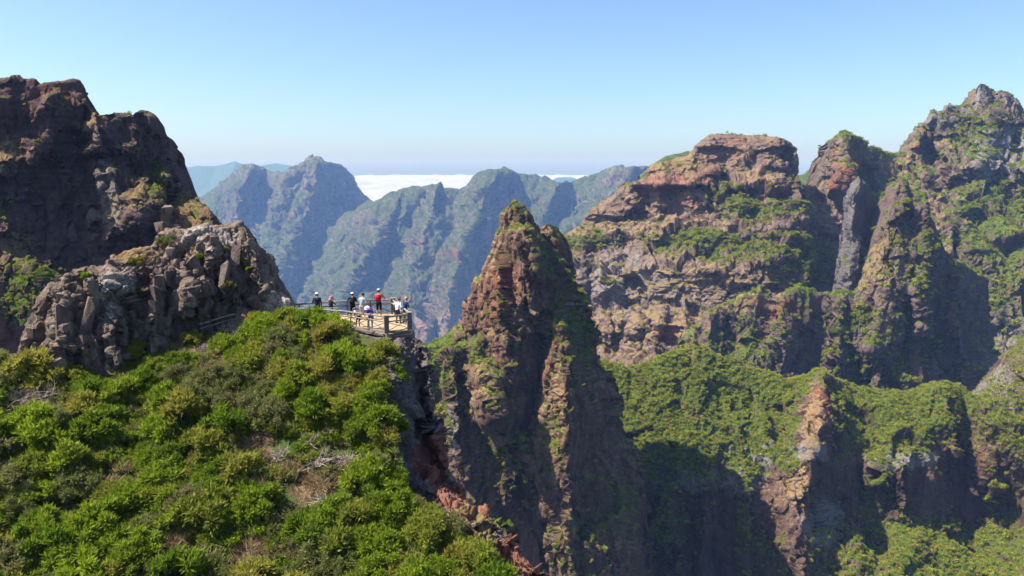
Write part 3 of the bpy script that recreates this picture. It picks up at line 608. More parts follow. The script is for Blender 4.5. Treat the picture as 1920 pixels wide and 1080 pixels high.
hm = bpy.data.materials.new('haze_air'); hm.use_nodes = True
nt = hm.node_tree; nt.nodes.remove(nt.nodes['Principled BSDF'])
pv = nt.nodes.new('ShaderNodeVolumePrincipled')
HAZE_D = 0.8e-4
pv.inputs['Color'].default_value = (0.28, 0.5, 1.0, 1); pv.inputs['Density'].default_value = HAZE_D; pv.inputs['Anisotropy'].default_value = 0.0; pv.inputs['Absorption Color'].default_value = (1, 1, 1, 1)
nt.links.new(pv.outputs[0], nt.nodes['Material Output'].inputs['Volume'])
b = MB(); b.box((0, 5130, -690), (11000, 10940, 1630)); hz = b.build('haze', hm)
tag(hz, 'thin blue haze hanging in the mountain air', 'haze', kind='stuff')

# ------------------------------------------------------------------ the near hill
DECK = float(at(725, 627, 47)[2])
# plan of the slope in front of the platform: depth control points (px, py, forward distance)
near_ctrl = [(-150, 690, 42.0), (0, 690, 42.6), (60, 690, 43.4), (200, 700, 44), (350, 655, 46.4), (480, 612, 49.2), (600, 612, 48.8), (660, 640, 47.4), (735, 652, 46.6), (775, 660, 46.6),
    (-150, 880, 36.0), (0, 880, 36.4), (200, 880, 37.6), (400, 850, 38.8), (560, 800, 40.6), (700, 850, 39.6), (760, 800, 41.2), (790, 900, 38.4),
    (-150, 1150, 29.5), (100, 1150, 29.8), (300, 1150, 30.2), (600, 1150, 30.6), (900, 1150, 31), (1050, 1150, 31.5), (850, 980, 36), (930, 1040, 34.4), (300, 760, 41.6), (100, 780, 39.8)]
npts = at([c[0] for c in near_ctrl], [c[1] for c in near_ctrl], [c[2] for c in near_ctrl])
hill_ctrl = [(p[0] * 20, p[1] * 20, p[2]) for p in npts]
for x, y, z in ((-20, 51.5, -0.2), (-10, 52, -0.2), (-30, 48, -1.2), (-6, 53, -0.4), (-40, 45, -3.0), (-40, 30, -5.9), (-20, 57, -1.0), (-8, 58, -2.4), (-36, 54, -6)):
    hill_ctrl.append((x * 20, y * 20, z + DECK))
# edge of the slope above the gully, in plan
edge_px = [(640, 600, 62), (700, 600, 57), (745, 610, 53), (778, 640, 49.5), (770, 655, 46.8), (748, 720, 44.2), (742, 800, 41.2), (752, 870, 38.6), (800, 930, 37), (860, 985, 35.6), (930, 1040, 34.2), (985, 1100, 32.6), (1060, 1180, 30.5)]
ep = at([e[0] for e in edge_px], [e[1] for e in edge_px], [e[2] for e in edge_px])
def hill_z(X, Y):
    z = rbf(hill_ctrl, X * 20, Y * 20)
    q = np.stack([X, Y, X * 0], -1).reshape(-1, 3)
    z = z + (0.28 * fbm(q / 3.2, 4, 201) + 0.35 * fbm(q / 9.0, 2, 203)).reshape(z.shape) * (1 - sstep(44, 47.5, Y))
    ex = np.interp(Y, ep[::-1, 1], ep[::-1, 0]) - 0.45
    o = X - ex
    return z - 2.0 * np.clip(o + 0.3, 0, None) - 14.0 * np.clip(o - 0.1, 0, None), o
hx = np.linspace(-44, 8, 330); hy = np.linspace(24, 60, 230)
HX, HY = np.meshgrid(hx, hy)
HZ, HO = hill_z(HX, HY)
HZ = np.where(HY > 53, HZ - (HY - 53) * 1.2, HZ)
P = np.stack([HX, HY, HZ], -1)
me = np_mesh('slope', P.reshape(-1, 3), grid_faces(230, 330)[:, ::-1], True)
soil = terrain_mat('slope_soil', 0.032, alb=1.05, rock_a=(0.06, 0.04, 0.024), rock_b=(0.15, 0.1, 0.055), red=(0.34, 0.14, 0.08), dry=(0.33, 0.21, 0.1), veg1=(0.04, 0.075, 0.015), veg2=(0.08, 0.115, 0.025), greyness=0.1)
q = (P / 0.032).reshape(-1, 3)
a = me.attributes.new('mask', 'FLOAT_COLOR', 'POINT')
vn = fbm(P.reshape(-1, 3) / 2.0, 3, 210)
redm = sstep(-0.5, 0.1, HO).ravel() * 0.9
a.data.foreach_set('color', np.stack([np.clip(0.5 + vn, 0, 1) * (1 - redm), np.clip(0.3 - vn, 0, 1) * (1 - 0.6 * redm), redm, redm * 0], -1).astype(np.float32).ravel())
tag(add('slope', me, None, soil), 'brown earth slope under the heath bushes below the platform', 'slope', kind='structure')

# gully wall beside the slope, below the platform corner
T['gully'] = relief_rows('gully_cliff', 46, 634, 1150,
    [(742, 634), (722, 680), (712, 760), (715, 850), (745, 900), (800, 950), (860, 1000), (930, 1060), (1000, 1150)],
    [(778, 634), (798, 655), (806, 720), (814, 800), (832, 860), (848, 905), (870, 925), (905, 950), (935, 985), (975, 1040), (1012, 1076), (1060, 1150)], 460, 150,
    [(742, 634, 20), (780, 640, 60), (720, 760, -120), (800, 760, 0), (740, 880, -190), (830, 880, -60), (800, 950, -250), (880, 940, -200), (930, 1060, -340), (990, 1050, -300), (1000, 1150, -420), (1060, 1150, -380)],
    [([(800, 900), (850, 950), (930, 1020)], 20, 40, 30)],
    dict(big=8, mid=6, fine=2.4, vert=0.6, blocky=8, bsize=34, facet=20, fsize=46),
    [('r', 810, 870, 40, 70, 1.2), ('r', 870, 945, 60, 40, 1.2), ('r', 960, 1060, 90, 60, 1.2), ('d', 900, 980, 60, 40, 0.8), ('v', 930, 990, 40, 26, 0.5), ('d', 1000, 1060, 50, 40, 0.3), ('p', 770, 720, 40, 80, 0.4)],
    terrain_mat('gully_rock', 0.033, alb=1.05, rock_a=(0.10, 0.08, 0.075), rock_b=(0.17, 0.14, 0.13), red=(0.22, 0.1, 0.07), greyness=0.4), slope_veg=(0.6, 0.9, 0.3), slope_dry=(0.4, 0.7, 0.4), seed=91, rnd=0.2, thick=1.0, jag=8)
tag(T['gully']['obj'], 'steep gully cliff of grey and red rock below the platform corner', 'cliff', kind='structure')

# ------------------------------------------------------------------ rock outcrop: body and its blocks
out_sil = [(-40, 690), (30, 668), (52, 610), (66, 575), (85, 548), (104, 524), (130, 508), (160, 500), (192, 496), (210, 482), (236, 470), (264, 461), (284, 456), (298, 438), (320, 432), (350, 432), (378, 427), (400, 421), (428, 420), (446, 417), (456, 420), (470, 440), (486, 462), (502, 484), (516, 510), (530, 536), (542, 552), (548, 572), (550, 600)]
ROCKM = terrain_mat('outcrop_rock', 0.035, alb=1.1, rock_a=(0.095, 0.07, 0.058), rock_b=(0.23, 0.172, 0.135), red=(0.3, 0.16, 0.08), grey=(0.4, 0.35, 0.31), greyness=0.6, bump=1.4)
T['out'] = relief_cols('rock_outcrop', 50, -40, 550, out_sil, [(-40, 760), (550, 680)], 460, 260,
    [(-40, 690, -190), (60, 600, -150), (140, 500, -110), (230, 472, -40), (300, 440, 30), (440, 420, 70), (500, 490, 60), (550, 570, 60), (60, 740, -230), (160, 700, -200), (250, 680, -150), (350, 640, -80), (450, 600, -10), (540, 600, 20), (200, 560, -130), (320, 520, -45), (440, 500, 25), (-40, 750, -230), (560, 680, 0)],
    [([(130, 505), (120, 580), (115, 690)], 26, 24, 34), ([(205, 500), (212, 560), (215, 680)], 22, 26, 24), ([(290, 500), (292, 560), (290, 650)], 20, 20, 20), ([(345, 495), (365, 540), (385, 600)], 20, 26, 18), ([(380, 440), (410, 500), (450, 580)], 22, 26, 18), ([(455, 422), (480, 500), (500, 570)], 24, 20, 30)],
    dict(big=8, mid=6, fine=2.0, vert=0.5, blocky=10, bsize=40, facet=26, fsize=60, fv=0.25, shear=0.25), [('d', 250, 475, 45, 18, 1.0), ('r', 250, 475, 40, 14, 0.9), ('d', 340, 470, 90, 22, 0.4), ('p', 200, 560, 40, 60, 0.5), ('p', 400, 450, 80, 40, 0.5), ('p', 520, 575, 40, 30, 0.6)],
    ROCKM, slope_veg=(0.8, 1.0, 0.3), slope_dry=(0.55, 0.8, 0.5), seed=97, lip=10, thick=110, jag=5)
outc = T['out']['obj']
tag(outc, 'blocky grey rock outcrop with upright cracked columns left of the platform', 'rock outcrop')
def rock_block(w, d, h, seed):
    r = np.random.default_rng(seed)
    bm = bmesh.new()
    for sx in (-1, 1):
        for sy in (-1, 1):
            for sz in (-1, 1):
                c = np.array([sx * w / 2, sy * d / 2, sz * h / 2]) * (1 + r.uniform(-0.42, 0.15, 3))
                for ax in range(3):
                    p = c.copy(); p[ax] *= r.uniform(0.72, 0.92); bm.verts.new(p)
    bmesh.ops.convex_hull(bm, input=bm.verts)
    bmesh.ops.delete(bm, geom=[v for v in bm.verts if not v.link_faces], context='VERTS')
    me = bpy.data.meshes.new('rock_block'); bm.to_mesh(me); bm.free()
    a = me.attributes.new('mask', 'FLOAT_COLOR', 'POINT')
    a.data.foreach_set('color', np.zeros(len(me.vertices) * 4, np.float32))
    return me
block_meshes = [rock_block(1, 1, 1, 300 + i) for i in range(14)]
for m in block_meshes: m.materials.append(ROCKM)
def place_blocks(data, n, parent, xr, yr, wpx, seed, tilt=None, mind=0.75, proud=0.12):
    r = np.random.default_rng(seed)
    PX, PY, P, nn, s = data['PX'], data['PY'], data['P'], data['n'], data['s']
    done = []
    nb = 14; tries = 0
    while len(done) < n and tries < n * 60:
        tries += 1
        i = r.integers(nb + 2, P.shape[0] - 2); j = r.integers(2, P.shape[1] - 2)
        x, y = PX[i, j], PY[i, j]
        w = wpx[0] + (wpx[1] - wpx[0]) * r.uniform() ** 1.6; h = w * r.uniform(0.9, 2.6)
        if not (xr[0] < x < xr[1] and yr(x) > y): continue
        if y - float(np.interp(x, [p[0] for p in out_sil], [p[1] for p in out_sil])) < h * 0.42: continue
        if any(abs(x - a) < mind * (w + b) / 2 and abs(y - c) < mind * (h + e) / 2 for a, b, c, e in done): continue
        done.append((x, w, y, h))
        o = add('rock_block', block_meshes[r.integers(len(block_meshes))], parent)
        o.scale = (w * s, w * s * r.uniform(0.6, 1.0), h * s)
        t = tilt(x) if tilt else 0.0
        nrm = nn[i, j]; yaw = math.atan2(nrm[0], -nrm[1]) * 0.8
        o.rotation_euler = (r.normal(-0.12, 0.1), t + r.normal(0, 0.08), yaw + r.normal(0, 0.2))
        p = P[i, j] - nrm * (w * s * (0.42 - proud * r.uniform(0, 1.2)))
        o.location = p
place_blocks(T['out'], 90, outc, (40, 548), lambda x: float(np.interp(x, [0, 140, 300, 480, 550], [690, 690, 650, 600, 592])), (11, 28), 5, tilt=lambda x: -0.42 * float(sstep(280, 400, x)))
# leaning pinnacle block on the crest
pb = at(312, 402, 52.5)
for dz, dx, sc_ in ((-0.1, 0, (0.75, 0.7, 1.35)), (-0.9, -0.25, (1.1, 1.0, 1.0)), (-1.3, 0.35, (1.3, 1.1, 0.9)), (-1.9, 0.0, (1.9, 1.3, 1.1))):
    o = add('rock_block', block_meshes[int(abs(dz) * 7) % 14], outc); o.scale = sc_
    o.location = (pb[0] + dx, pb[1], pb[2] + dz); o.rotation_euler = (0.1, 0.18 + dz * 0.1, 0.4 + dz)

# ------------------------------------------------------------------ viewing platform and path
dirt = plain_mat('pale_trodden_earth', (0.37, 0.265, 0.16), 0.95, 0.16, 1.6, 0.02)
wood = plain_mat('weathered_wood', (0.23, 0.19, 0.15), 0.85, 0.25, 6.0, 0.004)
wood_d = plain_mat('dark_post_wood', (0.15, 0.125, 0.105), 0.85, 0.25, 7.0, 0.004)
stone = plain_mat('wall_stone', (0.16, 0.135, 0.12), 0.95, 0.3, 3.0, 0.03)
front = [(330, 46.9, -0.9), (380, 48.0, -0.55), (432, 49.3, -0.25), (500, 50.2, 0.0), (560, 50.4, 0.0), (612, 50.0, 0.0), (658, 49.1, 0.0), (692, 48.3, 0.0), (725, 47.4, 0.0), (768, 48.5, 0.0)]
rear = [(737, 54.0, 0.0), (695, 53.9, 0.0), (652, 53.4, 0.0), (600, 52.7, 0.0), (562, 52.1, 0.0), (520, 51.7, 0.0)]
def plan(px, Y, dz, h=0.0):
    z = DECK + dz
    # x so that the rail height projects on that pixel column
    t = (Y * cP - (z) * sP)
    return Vector(((px - 960) / F * t, Y, z + h))
FP = [plan(*f) for f in front]; BP = [plan(*f) for f in rear]
platform = bpy.data.objects.new('viewing_platform', None); col.objects.link(platform); platform.location = FP[8]
tag(platform, 'railed viewing platform of pale trodden earth on a stone wall', 'viewing platform')
bpy.context.view_layer.update()
inv = Matrix.Translation(-FP[8])
def rel(p): return Vector(p) - FP[8]
poly = [FP[2] + Vector((0, -.05, 0)), FP[3], FP[4], FP[5], FP[6], FP[7], FP[8] + Vector((0, -.22, 0)), FP[9] + Vector((.25, -.2, 0)), BP[0] + Vector((.25, .25, 0)), BP[1] + Vector((0, .25, 0)), BP[2] + Vector((0, .25, 0)), BP[3] + Vector((0, .25, 0)), BP[4] + Vector((0, .25, 0)), BP[5] + Vector((0, .25, 0)), FP[2] + Vector((-.3, 1.3, 0))]
bm = bmesh.new()
tv = [bm.verts.new(rel(p)) for p in poly]
f = bm.faces.new(tv)
ex = bmesh.ops.extrude_face_region(bm, geom=[f])
bmesh.ops.translate(bm, verts=[g for g in ex['geom'] if isinstance(g, bmesh.types.BMVert)], vec=(0, 0, -0.28))
bmesh.ops.recalc_face_normals(bm, faces=bm.faces)
me = bpy.data.meshes.new('deck'); bm.to_mesh(me); bm.free()
add('deck', me, platform, dirt)
# stones of the retaining wall under the front edge
stone_meshes = [rock_block(1, 1, 1, 500 + i) for i in range(8)]
for m in stone_meshes: m.materials.append(stone)
r = np.random.default_rng(12)
wall_line = [FP[6], FP[7], FP[8], FP[9], BP[0]]
for course in range(4):
    for a_, b_ in zip(wall_line[:-1], wall_line[1:]):
        L_ = (b_ - a_).length; u = 0.0
        while u < L_:
            w = r.uniform(0.34, 0.62)
            p = a_.lerp(b_, min(1, (u + w / 2) / L_)); u += w
            d_ = (b_ - a_).normalized(); nrm = Vector((d_.y, -d_.x, 0))
            o = add('wall_stone', stone_meshes[r.integers(8)], platform)
            o.scale = (w * 1.12, 0.5, 0.4)
            o.location = rel(p + nrm * (0.12 + r.uniform(-.04, .05)) + Vector((0, 0, -0.46 - 0.35 * course)))
            o.rotation_euler = (r.normal(0, .05), r.normal(0, .05), math.atan2(d_.y, d_.x))
# kerb stones along the front edge of the deck
for a_, b_ in zip(FP[6:9], FP[7:10]):
    L_ = (b_ - a_).length; k = max(2, int(L_ / 0.6))
    for i in range(k):
        p = a_.lerp(b_, (i + .5) / k); d_ = (b_ - a_).normalized(); nrm = Vector((d_.y, -d_.x, 0))
        o = add('kerb_stone', stone_meshes[r.integers(8)], platform)
        o.scale = (L_ / k * 1.05, 0.36, 0.2); o.location = rel(p + nrm * 0.22 + Vector((0, 0, -0.06)))
        o.rotation_euler = (r.normal(0, .05), r.normal(0, .06), math.atan2(d_.y, d_.x))

def fence(name, label, pts, big, cat='railing', base_drop=0.3, braces=True):
    root = bpy.data.objects.new(name, None); col.objects.link(root); root.location = pts[0]
    tag(root, label, cat, 'wooden railings of the viewpoint')
    o0 = pts[0]
    r = np.random.default_rng(len(pts) * 13)
    for i, p in enumerate(pts):
        q = p - o0
        b = MB()
        if i in big:
            b.box(q + Vector((0, 0, 0.40)), (0.30, 0.30, 1.5), Matrix.Rotation(0.3, 3, 'Z'))
            o = b.build('post', wood_d, root)
            c = MB(); c.box(q + Vector((0, 0, 1.165)), (0.36, 0.36, 0.03), Matrix.Rotation(0.3, 3, 'Z')); c.build('post_cap', wood, o)
        else:
            b.tube([q + Vector((0, 0, -base_drop)), q + Vector((0, 0, 0.5)), q + Vector((0.01, 0, 1.02))], [0.05, 0.046, 0.044], 7)
            b.build('post', wood_d, root)
    for i, (a_, b_) in enumerate(zip(pts[:-1], pts[1:])):
        qa, qb = a_ - o0, b_ - o0
        for h, rd in ((1.05, 0.068), (0.74, 0.05), (0.1, 0.045)):
            if h == 0.1 and not braces: continue
            b = MB(); m = qa.lerp(qb, 0.5) + Vector((r.normal(0, .02), r.normal(0, .02), r.normal(0, .025)))
            ext = (qb - qa).normalized() * 0.12
            b.tube([qa - ext + Vector((0, 0, h)), m + Vector((0, 0, h)), qb + ext + Vector((0, 0, h))], [rd, rd * 0.95, rd * 0.9], 8)
            b.build('rail', wood, root)
        if braces:
            for s0, s1 in ((0.1, 0.72), (0.72, 0.1)):
                b = MB(); d_ = (qb - qa); nrm = Vector((d_.y, -d_.x, 0)).normalized() * (0.03 if s0 < s1 else -0.03)
                b.tube([qa + nrm + Vector((0, 0, s0)), qb + nrm + Vector((0, 0, s1))], 0.024, 6); b.build('brace', wood_d, root)
    return root
def split(pts, mx):
    out = [pts[0]]; ids = [0]
    for a_, b_ in zip(pts[:-1], pts[1:]):
        k = max(1, round((b_ - a_).length / mx))
        for i in range(1, k + 1): out.append(a_.lerp(b_, i / k))
        ids.append(len(out) - 1)
    return out, ids
fp, ids = split(FP[3:], 1.25)
fence('railing', 'weathered wooden railing along the near edge of the platform, ending at the corner post', fp, {ids[-1], ids[-2]})
bp, ids = split([FP[9] + Vector((0.02, 0.25, 0))] + BP, 1.6)
fence('railing', 'weathered wooden railing along the far edge of the platform behind the visitors', bp, {ids[1]})
lp, ids = split(FP[1:3] + [FP[3] + Vector((-0.3, 0, 0))], 1.7)
fence('railing', 'low wooden railing of the path at the foot of the grey outcrop', lp, set(), braces=False)

# ------------------------------------------------------------------ bushes
G_LEAF = leaf_mat('heath_leaves', (0.055, 0.125, 0.008), (0.29, 0.355, 0.022), (0.31, 0.27, 0.05), 0.5)
O_LEAF = leaf_mat('olive_leaves', (0.11, 0.13, 0.03), (0.24, 0.25, 0.075), (0.24, 0.19, 0.09), 0.45)
Y_LEAF = leaf_mat('broom_leaves', (0.12, 0.15, 0.015), (0.30, 0.27, 0.03), None, 0.4)
F_LEAF = leaf_mat('far_scrub_leaves', (0.085, 0.15, 0.01), (0.4, 0.41, 0.035), (0.38, 0.3, 0.07), 0.45)
STRAW = leaf_mat('dry_straw', (0.20, 0.13, 0.06), (0.42, 0.31, 0.17), None, 0.3)
TWIG = plain_mat('grey_twigs', (0.36, 0.29, 0.23), 0.9, 0.3, 9.0)
BARK = plain_mat('dark_bark', (0.07, 0.05, 0.035), 0.95, 0.3, 9.0)
def blades(base, dirs, length, width, seed):
    """diamond leaf blades"""
    r = np.random.default_rng(seed); n = len(base)
    side = np.cross(dirs, r.normal(size=(n, 3))); side /= np.linalg.norm(side, axis=1, keepdims=True) + 1e-9
    l = length[:, None]; w = width[:, None]
    V = np.stack([base, base + dirs * l * 0.45 + side * w, base + dirs * l, base + dirs * l * 0.45 - side * w], 1)
    return V.reshape(-1, 3), np.arange(n * 4).reshape(-1, 4)
def bush_meshes(seed, tufts=22, per=110, spread=0.75, height=0.85, ll=(0.10, 0.24), ww=(0.018, 0.034), up=0.5, tr=(0.16, 0.3)):
    r = np.random.default_rng(seed)
    ph = r.uniform(0, 2 * math.pi, tufts); rr = spread * np.sqrt(r.uniform(0, 1, tufts))
    cz = height * (0.35 + 0.65 * r.uniform(0.3, 1, tufts)) * np.sqrt(np.clip(1 - (rr / (spread * 1.12)) ** 2, 0.05, 1))
    C = np.stack([rr * np.cos(ph), rr * np.sin(ph) * r.uniform(0.8, 1.1), cz], -1)
    B, D, LN, WD, TI = [], [], [], [], []
    for c in C:
        k = int(per * r.uniform(0.7, 1.3))
        d = r.normal(size=(k, 3)); d /= np.linalg.norm(d, axis=1, keepdims=True)
        rad = r.uniform(*tr)
        out = c / (np.linalg.norm(c) + 1e-6)
        d = d + 0.55 * out + np.array([0, 0, up]); d /= np.linalg.norm(d, axis=1, keepdims=True)
        B.append(c + d * rad * r.uniform(0.1, 0.95, (k, 1)) * np.array([1, 1, 1.15]) - np.array([0, 0, 0.08]))
        dd = d + 0.5 * r.normal(size=(k, 3)); D.append(dd / np.linalg.norm(dd, axis=1, keepdims=True))
        LN.append(r.uniform(*ll, k)); WD.append(r.uniform(*ww, k)); TI.append(np.clip(0.55 * r.uniform() + 0.45 * r.uniform(size=k), 0, 1))
    V, Fq = blades(np.concatenate(B), np.concatenate(D), np.concatenate(LN), np.concatenate(WD), seed)
    me = np_mesh('foliage', V, Fq)
    a = me.attributes.new('tint', 'FLOAT', 'POINT'); a.data.foreach_set('value', np.repeat(np.concatenate(TI), 4).astype(np.float32))
    b = MB()
    for c in C[::2]:
        m = Vector(c) * 0.5 + Vector(r.normal(0, 0.06, 3))
        b.tube([(0.12 * c[0], 0.12 * c[1], -0.25), m, c], [0.026, 0.016, 0.006], 4)
    bm_ = bpy.data.meshes.new('branches'); bm_.from_pydata([tuple(v) for v in b.v], [], b.f); bm_.materials.append(BARK)
    return me, bm_
def dead_meshes(seed, n=90):
    r = np.random.default_rng(seed); b = MB()
    for i in range(n):
        a = r.uniform(0, 2 * math.pi); e = r.uniform(0.15, 1.2); L_ = r.uniform(0.5, 1.1)
        st = Vector((r.normal(0, .25), r.normal(0, .25), 0.0))
        d = Vector((math.cos(a) * math.cos(e), math.sin(a) * math.cos(e), math.sin(e)))
        m = st + d * L_ * 0.5 + Vector(r.normal(0, 0.05, 3)); t = st + d * L_ + Vector((0, 0, -0.15 * L_)) + Vector(r.normal(0, 0.08, 3))
        b.tube([st, m, t], [0.02, 0.013, 0.005], 3)
        for k in range(2):
            q = m + Vector(r.normal(0, 0.18, 3)); b.tube([m, q], [0.01, 0.004], 3)
    me = bpy.data.meshes.new('twigs'); me.from_pydata([tuple(v) for v in b.v], [], b.f); me.materials.append(TWIG)
    return me
def straw_mesh(seed, n=420):
    r = np.random.default_rng(seed)
    a = r.uniform(0, 2 * math.pi, n); e = r.uniform(0.1, 1.1, n)
    d = np.stack([np.cos(a) * np.cos(e), np.sin(a) * np.cos(e), np.sin(e)], -1)
    base = np.stack([r.normal(0, .32, n), r.normal(0, .32, n), r.uniform(-0.05, 0.1, n)], -1)
    V, Fq = blades(base, d, r.uniform(0.3, 0.75, n), r.uniform(0.01, 0.02, n), seed)
    me = np_mesh('straw', V, Fq); ti = r.uniform(size=n)
    at_ = me.attributes.new('tint', 'FLOAT', 'POINT'); at_.data.foreach_set('value', np.repeat(ti, 4).astype(np.float32)); me.materials.append(STRAW)
    return me
green_p = [bush_meshes(700 + i, tufts=int(20 + 3 * i), spread=0.7 + 0.06 * (i % 3), height=0.75 + 0.1 * (i % 4)) for i in range(5)]
olive_p = [bush_meshes(720 + i, tufts=24, per=120, ll=(0.07, 0.16), ww=(0.012, 0.026), up=0.25, tr=(0.15, 0.24)) for i in range(3)]
yel_p = [bush_meshes(740 + i, tufts=14, per=90, spread=0.5, height=0.6) for i in range(2)]
for l, m in ((green_p, G_LEAF), (olive_p, O_LEAF), (yel_p, Y_LEAF)):
    for f, _ in l: f.materials.append(m)
dead_p = [dead_meshes(760 + i) for i in range(3)]
straw_p = [straw_mesh(780 + i) for i in range(3)]

def hill_hit(px, py):
    """first point of the slope on the rays of the pixels"""
    px = np.atleast_1d(px).astype(float); py = np.atleast_1d(py).astype(float)
    Ys = np.arange(26, 56, 0.2)
    Pp = at(px[:, None], py[:, None], Ys[None])
    z, o = hill_z(Pp[..., 0], Pp[..., 1])
    below = Pp[..., 2] < z
    i = np.argmax(below, 1)
    ok = below.any(1)
    return Pp[np.arange(len(px)), i], ok
# candidates in plan, thinned to a minimum distance
r = np.random.default_rng(99)
cand = np.stack([r.uniform(-36, 5, 26000), r.uniform(28, 50.5, 26000)], -1)
cz, co = hill_z(cand[:, 0], cand[:, 1])
def to_px(P):
    d = P[..., 1] * cP - P[..., 2] * sP; u = P[..., 1] * sP + P[..., 2] * cP
    return 960 + F * P[..., 0] / d, 540 - F * u / d
CP = np.concatenate([cand, cz[:, None]], 1)
cx, cyy = to_px(CP)
front_x = np.array([p.x for p in FP]); front_y = np.array([p.y for p in FP])
o_ = np.argsort(front_x)
lim = np.interp(cand[:, 0], front_x[o_], front_y[o_] - 0.75)
foot = np.interp(cx, [-200, 40, 140, 300, 400, 470, 2000], [640, 690, 705, 668, 628, 560, 560])
keep = (co < 0.3) & (cx > -130) & (cx < 1040) & (cyy < 1150) & (cand[:, 1] < lim) & ((cx > 470) | (cyy > foot))
# bare spots seen on the slope
bare = [(265, 905, 26, 40), (300, 1050, 46, 28), (680, 655, 26, 22), (560, 930, 40, 30), (510, 830, 36, 18), (420, 690, 30, 14), (10, 665, 30, 16), (205, 1070, 40, 18)]
for bx, by, rx, ry in bare: keep &= ((cx - bx) / rx) ** 2 + ((cyy - by) / ry) ** 2 > 1
CP, cx, cyy = CP[keep], cx[keep], cyy[keep]
# keep the deck and its front wall in view
dens = fbm(CP / 3.5, 2, 321)
chosen = []; gridd = {}
for i in range(len(CP)):
    md = 0.93 + 0.3 * dens[i]
    x, y = CP[i, 0], CP[i, 1]; gx, gy = int(x // 1.6), int(y // 1.6)
    if any((CP[k, 0] - x) ** 2 + (CP[k, 1] - y) ** 2 < md * md for a in (-1, 0, 1) for b in (-1, 0, 1) for k in gridd.get((gx + a, gy + b), ())): continue
    gridd.setdefault((gx, gy), []).append(i); chosen.append(i)
patch = fbm(CP / 4.0, 3, 331)
BUSH_SETS = {
    'green': ('heath_bush', green_p, 'bright green feathery heath bush on the slope below the platform', 'bush', 'green heath bushes on the near slope'),
    'olive': ('heath_bush', olive_p, 'dull olive fine-leaved bush on the slope below the platform', 'bush', 'olive bushes on the near slope'),
    'yellow': ('broom_bush', yel_p, 'small yellow-green broom bush on the slope below the platform', 'bush', 'yellow broom bushes on the near slope'),
    'dead': ('dead_bush', dead_p, 'leafless grey dead bush of bare twigs on the near slope', 'dead bush', 'dead bushes on the near slope'),
    'straw': ('straw_tuft', straw_p, 'straw-coloured dry grass tuft on the near slope', 'grass tuft', 'dry tufts on the near slope')}
def put_bush(kind, loc, scale, rz, label=None, group=True, name=None, sz=None, seed_i=0):
    nm, protos, lab, cat, grp = BUSH_SETS[kind]
    p = protos[seed_i % len(protos)]
    o = add(name or nm, p[0] if isinstance(p, tuple) else p)
    o.location = loc; o.rotation_euler = (random.gauss(0, .1), random.gauss(0, .1), rz); o.scale = (scale, scale, (sz or scale))
    tag(o, label or lab, cat, grp if group else None)
    if isinstance(p, tuple): add('branches', p[1], o)
    return o
dry_px = [(500, 840, 78, 46), (590, 935, 82, 62), (470, 1040, 72, 46), (640, 860, 46, 36), (215, 900, 36, 30), (120, 960, 40, 26), (60, 760, 50, 40), (200, 720, 40, 30), (590, 640, 30, 40), (390, 660, 60, 26), (330, 1040, 60, 40), (480, 1040, 70, 40), (20, 700, 30, 30), (930, 1010, 50, 30)]
cnt = {}
bush_xy = []
for i in chosen:
    x, y = cx[i], cyy[i]
    dryw = max([math.exp(-((x - a) / c) ** 2 - ((y - b) / d) ** 2) for a, b, c, d in dry_px])
    u = random.random()
    if u < min(1, dryw * 1.35): kind = 'straw' if random.random() < 0.72 else 'dead'
    elif u < dryw * 1.35 + 0.015: kind = 'dead'
    elif patch[i] > 0.12 + random.gauss(0, .08): kind = 'olive'
    elif random.random() < 0.05: kind = 'yellow'
    else: kind = 'green'
    if cyy[i] < 700 and x > 640 and kind == 'green' and CP[i, 1] > 46.4: continue
    s_ = {'green': 1.12, 'olive': 1.1, 'yellow': 0.85, 'dead': 0.85, 'straw': 0.8}[kind] * random.uniform(0.65, 1.55)
    top_lim = 1.0
    if CP[i, 1] > 46: s_ *= 0.72 if x > 620 else 0.92
    region = ('just below the platform railing' if y < 690 and x > 440 else 'at the foot of the grey outcrop' if y < 760 and x < 440 else 'along the edge of the red gully' if x > np.interp(y, [640, 800, 900, 950, 1000, 1080], [690, 665, 690, 740, 800, 870])
              else 'low on the slope, near the picture bottom' if y > 960 else 'on the middle slope below the outcrop' if x < 420 else 'on the middle slope below the platform')
    size_w = 'large' if s_ > 1.3 else 'small' if s_ < 0.8 else 'medium'
    lab_ = size_w + ' ' + {'green': 'bright green heath bush', 'olive': 'dull olive fine-leaved bush', 'yellow': 'yellow-green broom bush', 'dead': 'leafless grey dead bush', 'straw': 'straw-coloured dry grass tuft'}[kind] + ' ' + region
    put_bush(kind, CP[i] - np.array([0, 0, 0.06]), s_, random.uniform(0, 6.28), label=lab_, sz=s_ * random.uniform(0.85, 1.2), seed_i=random.randrange(100))
    cnt[kind] = cnt.get(kind, 0) + 1
print('bushes', cnt)
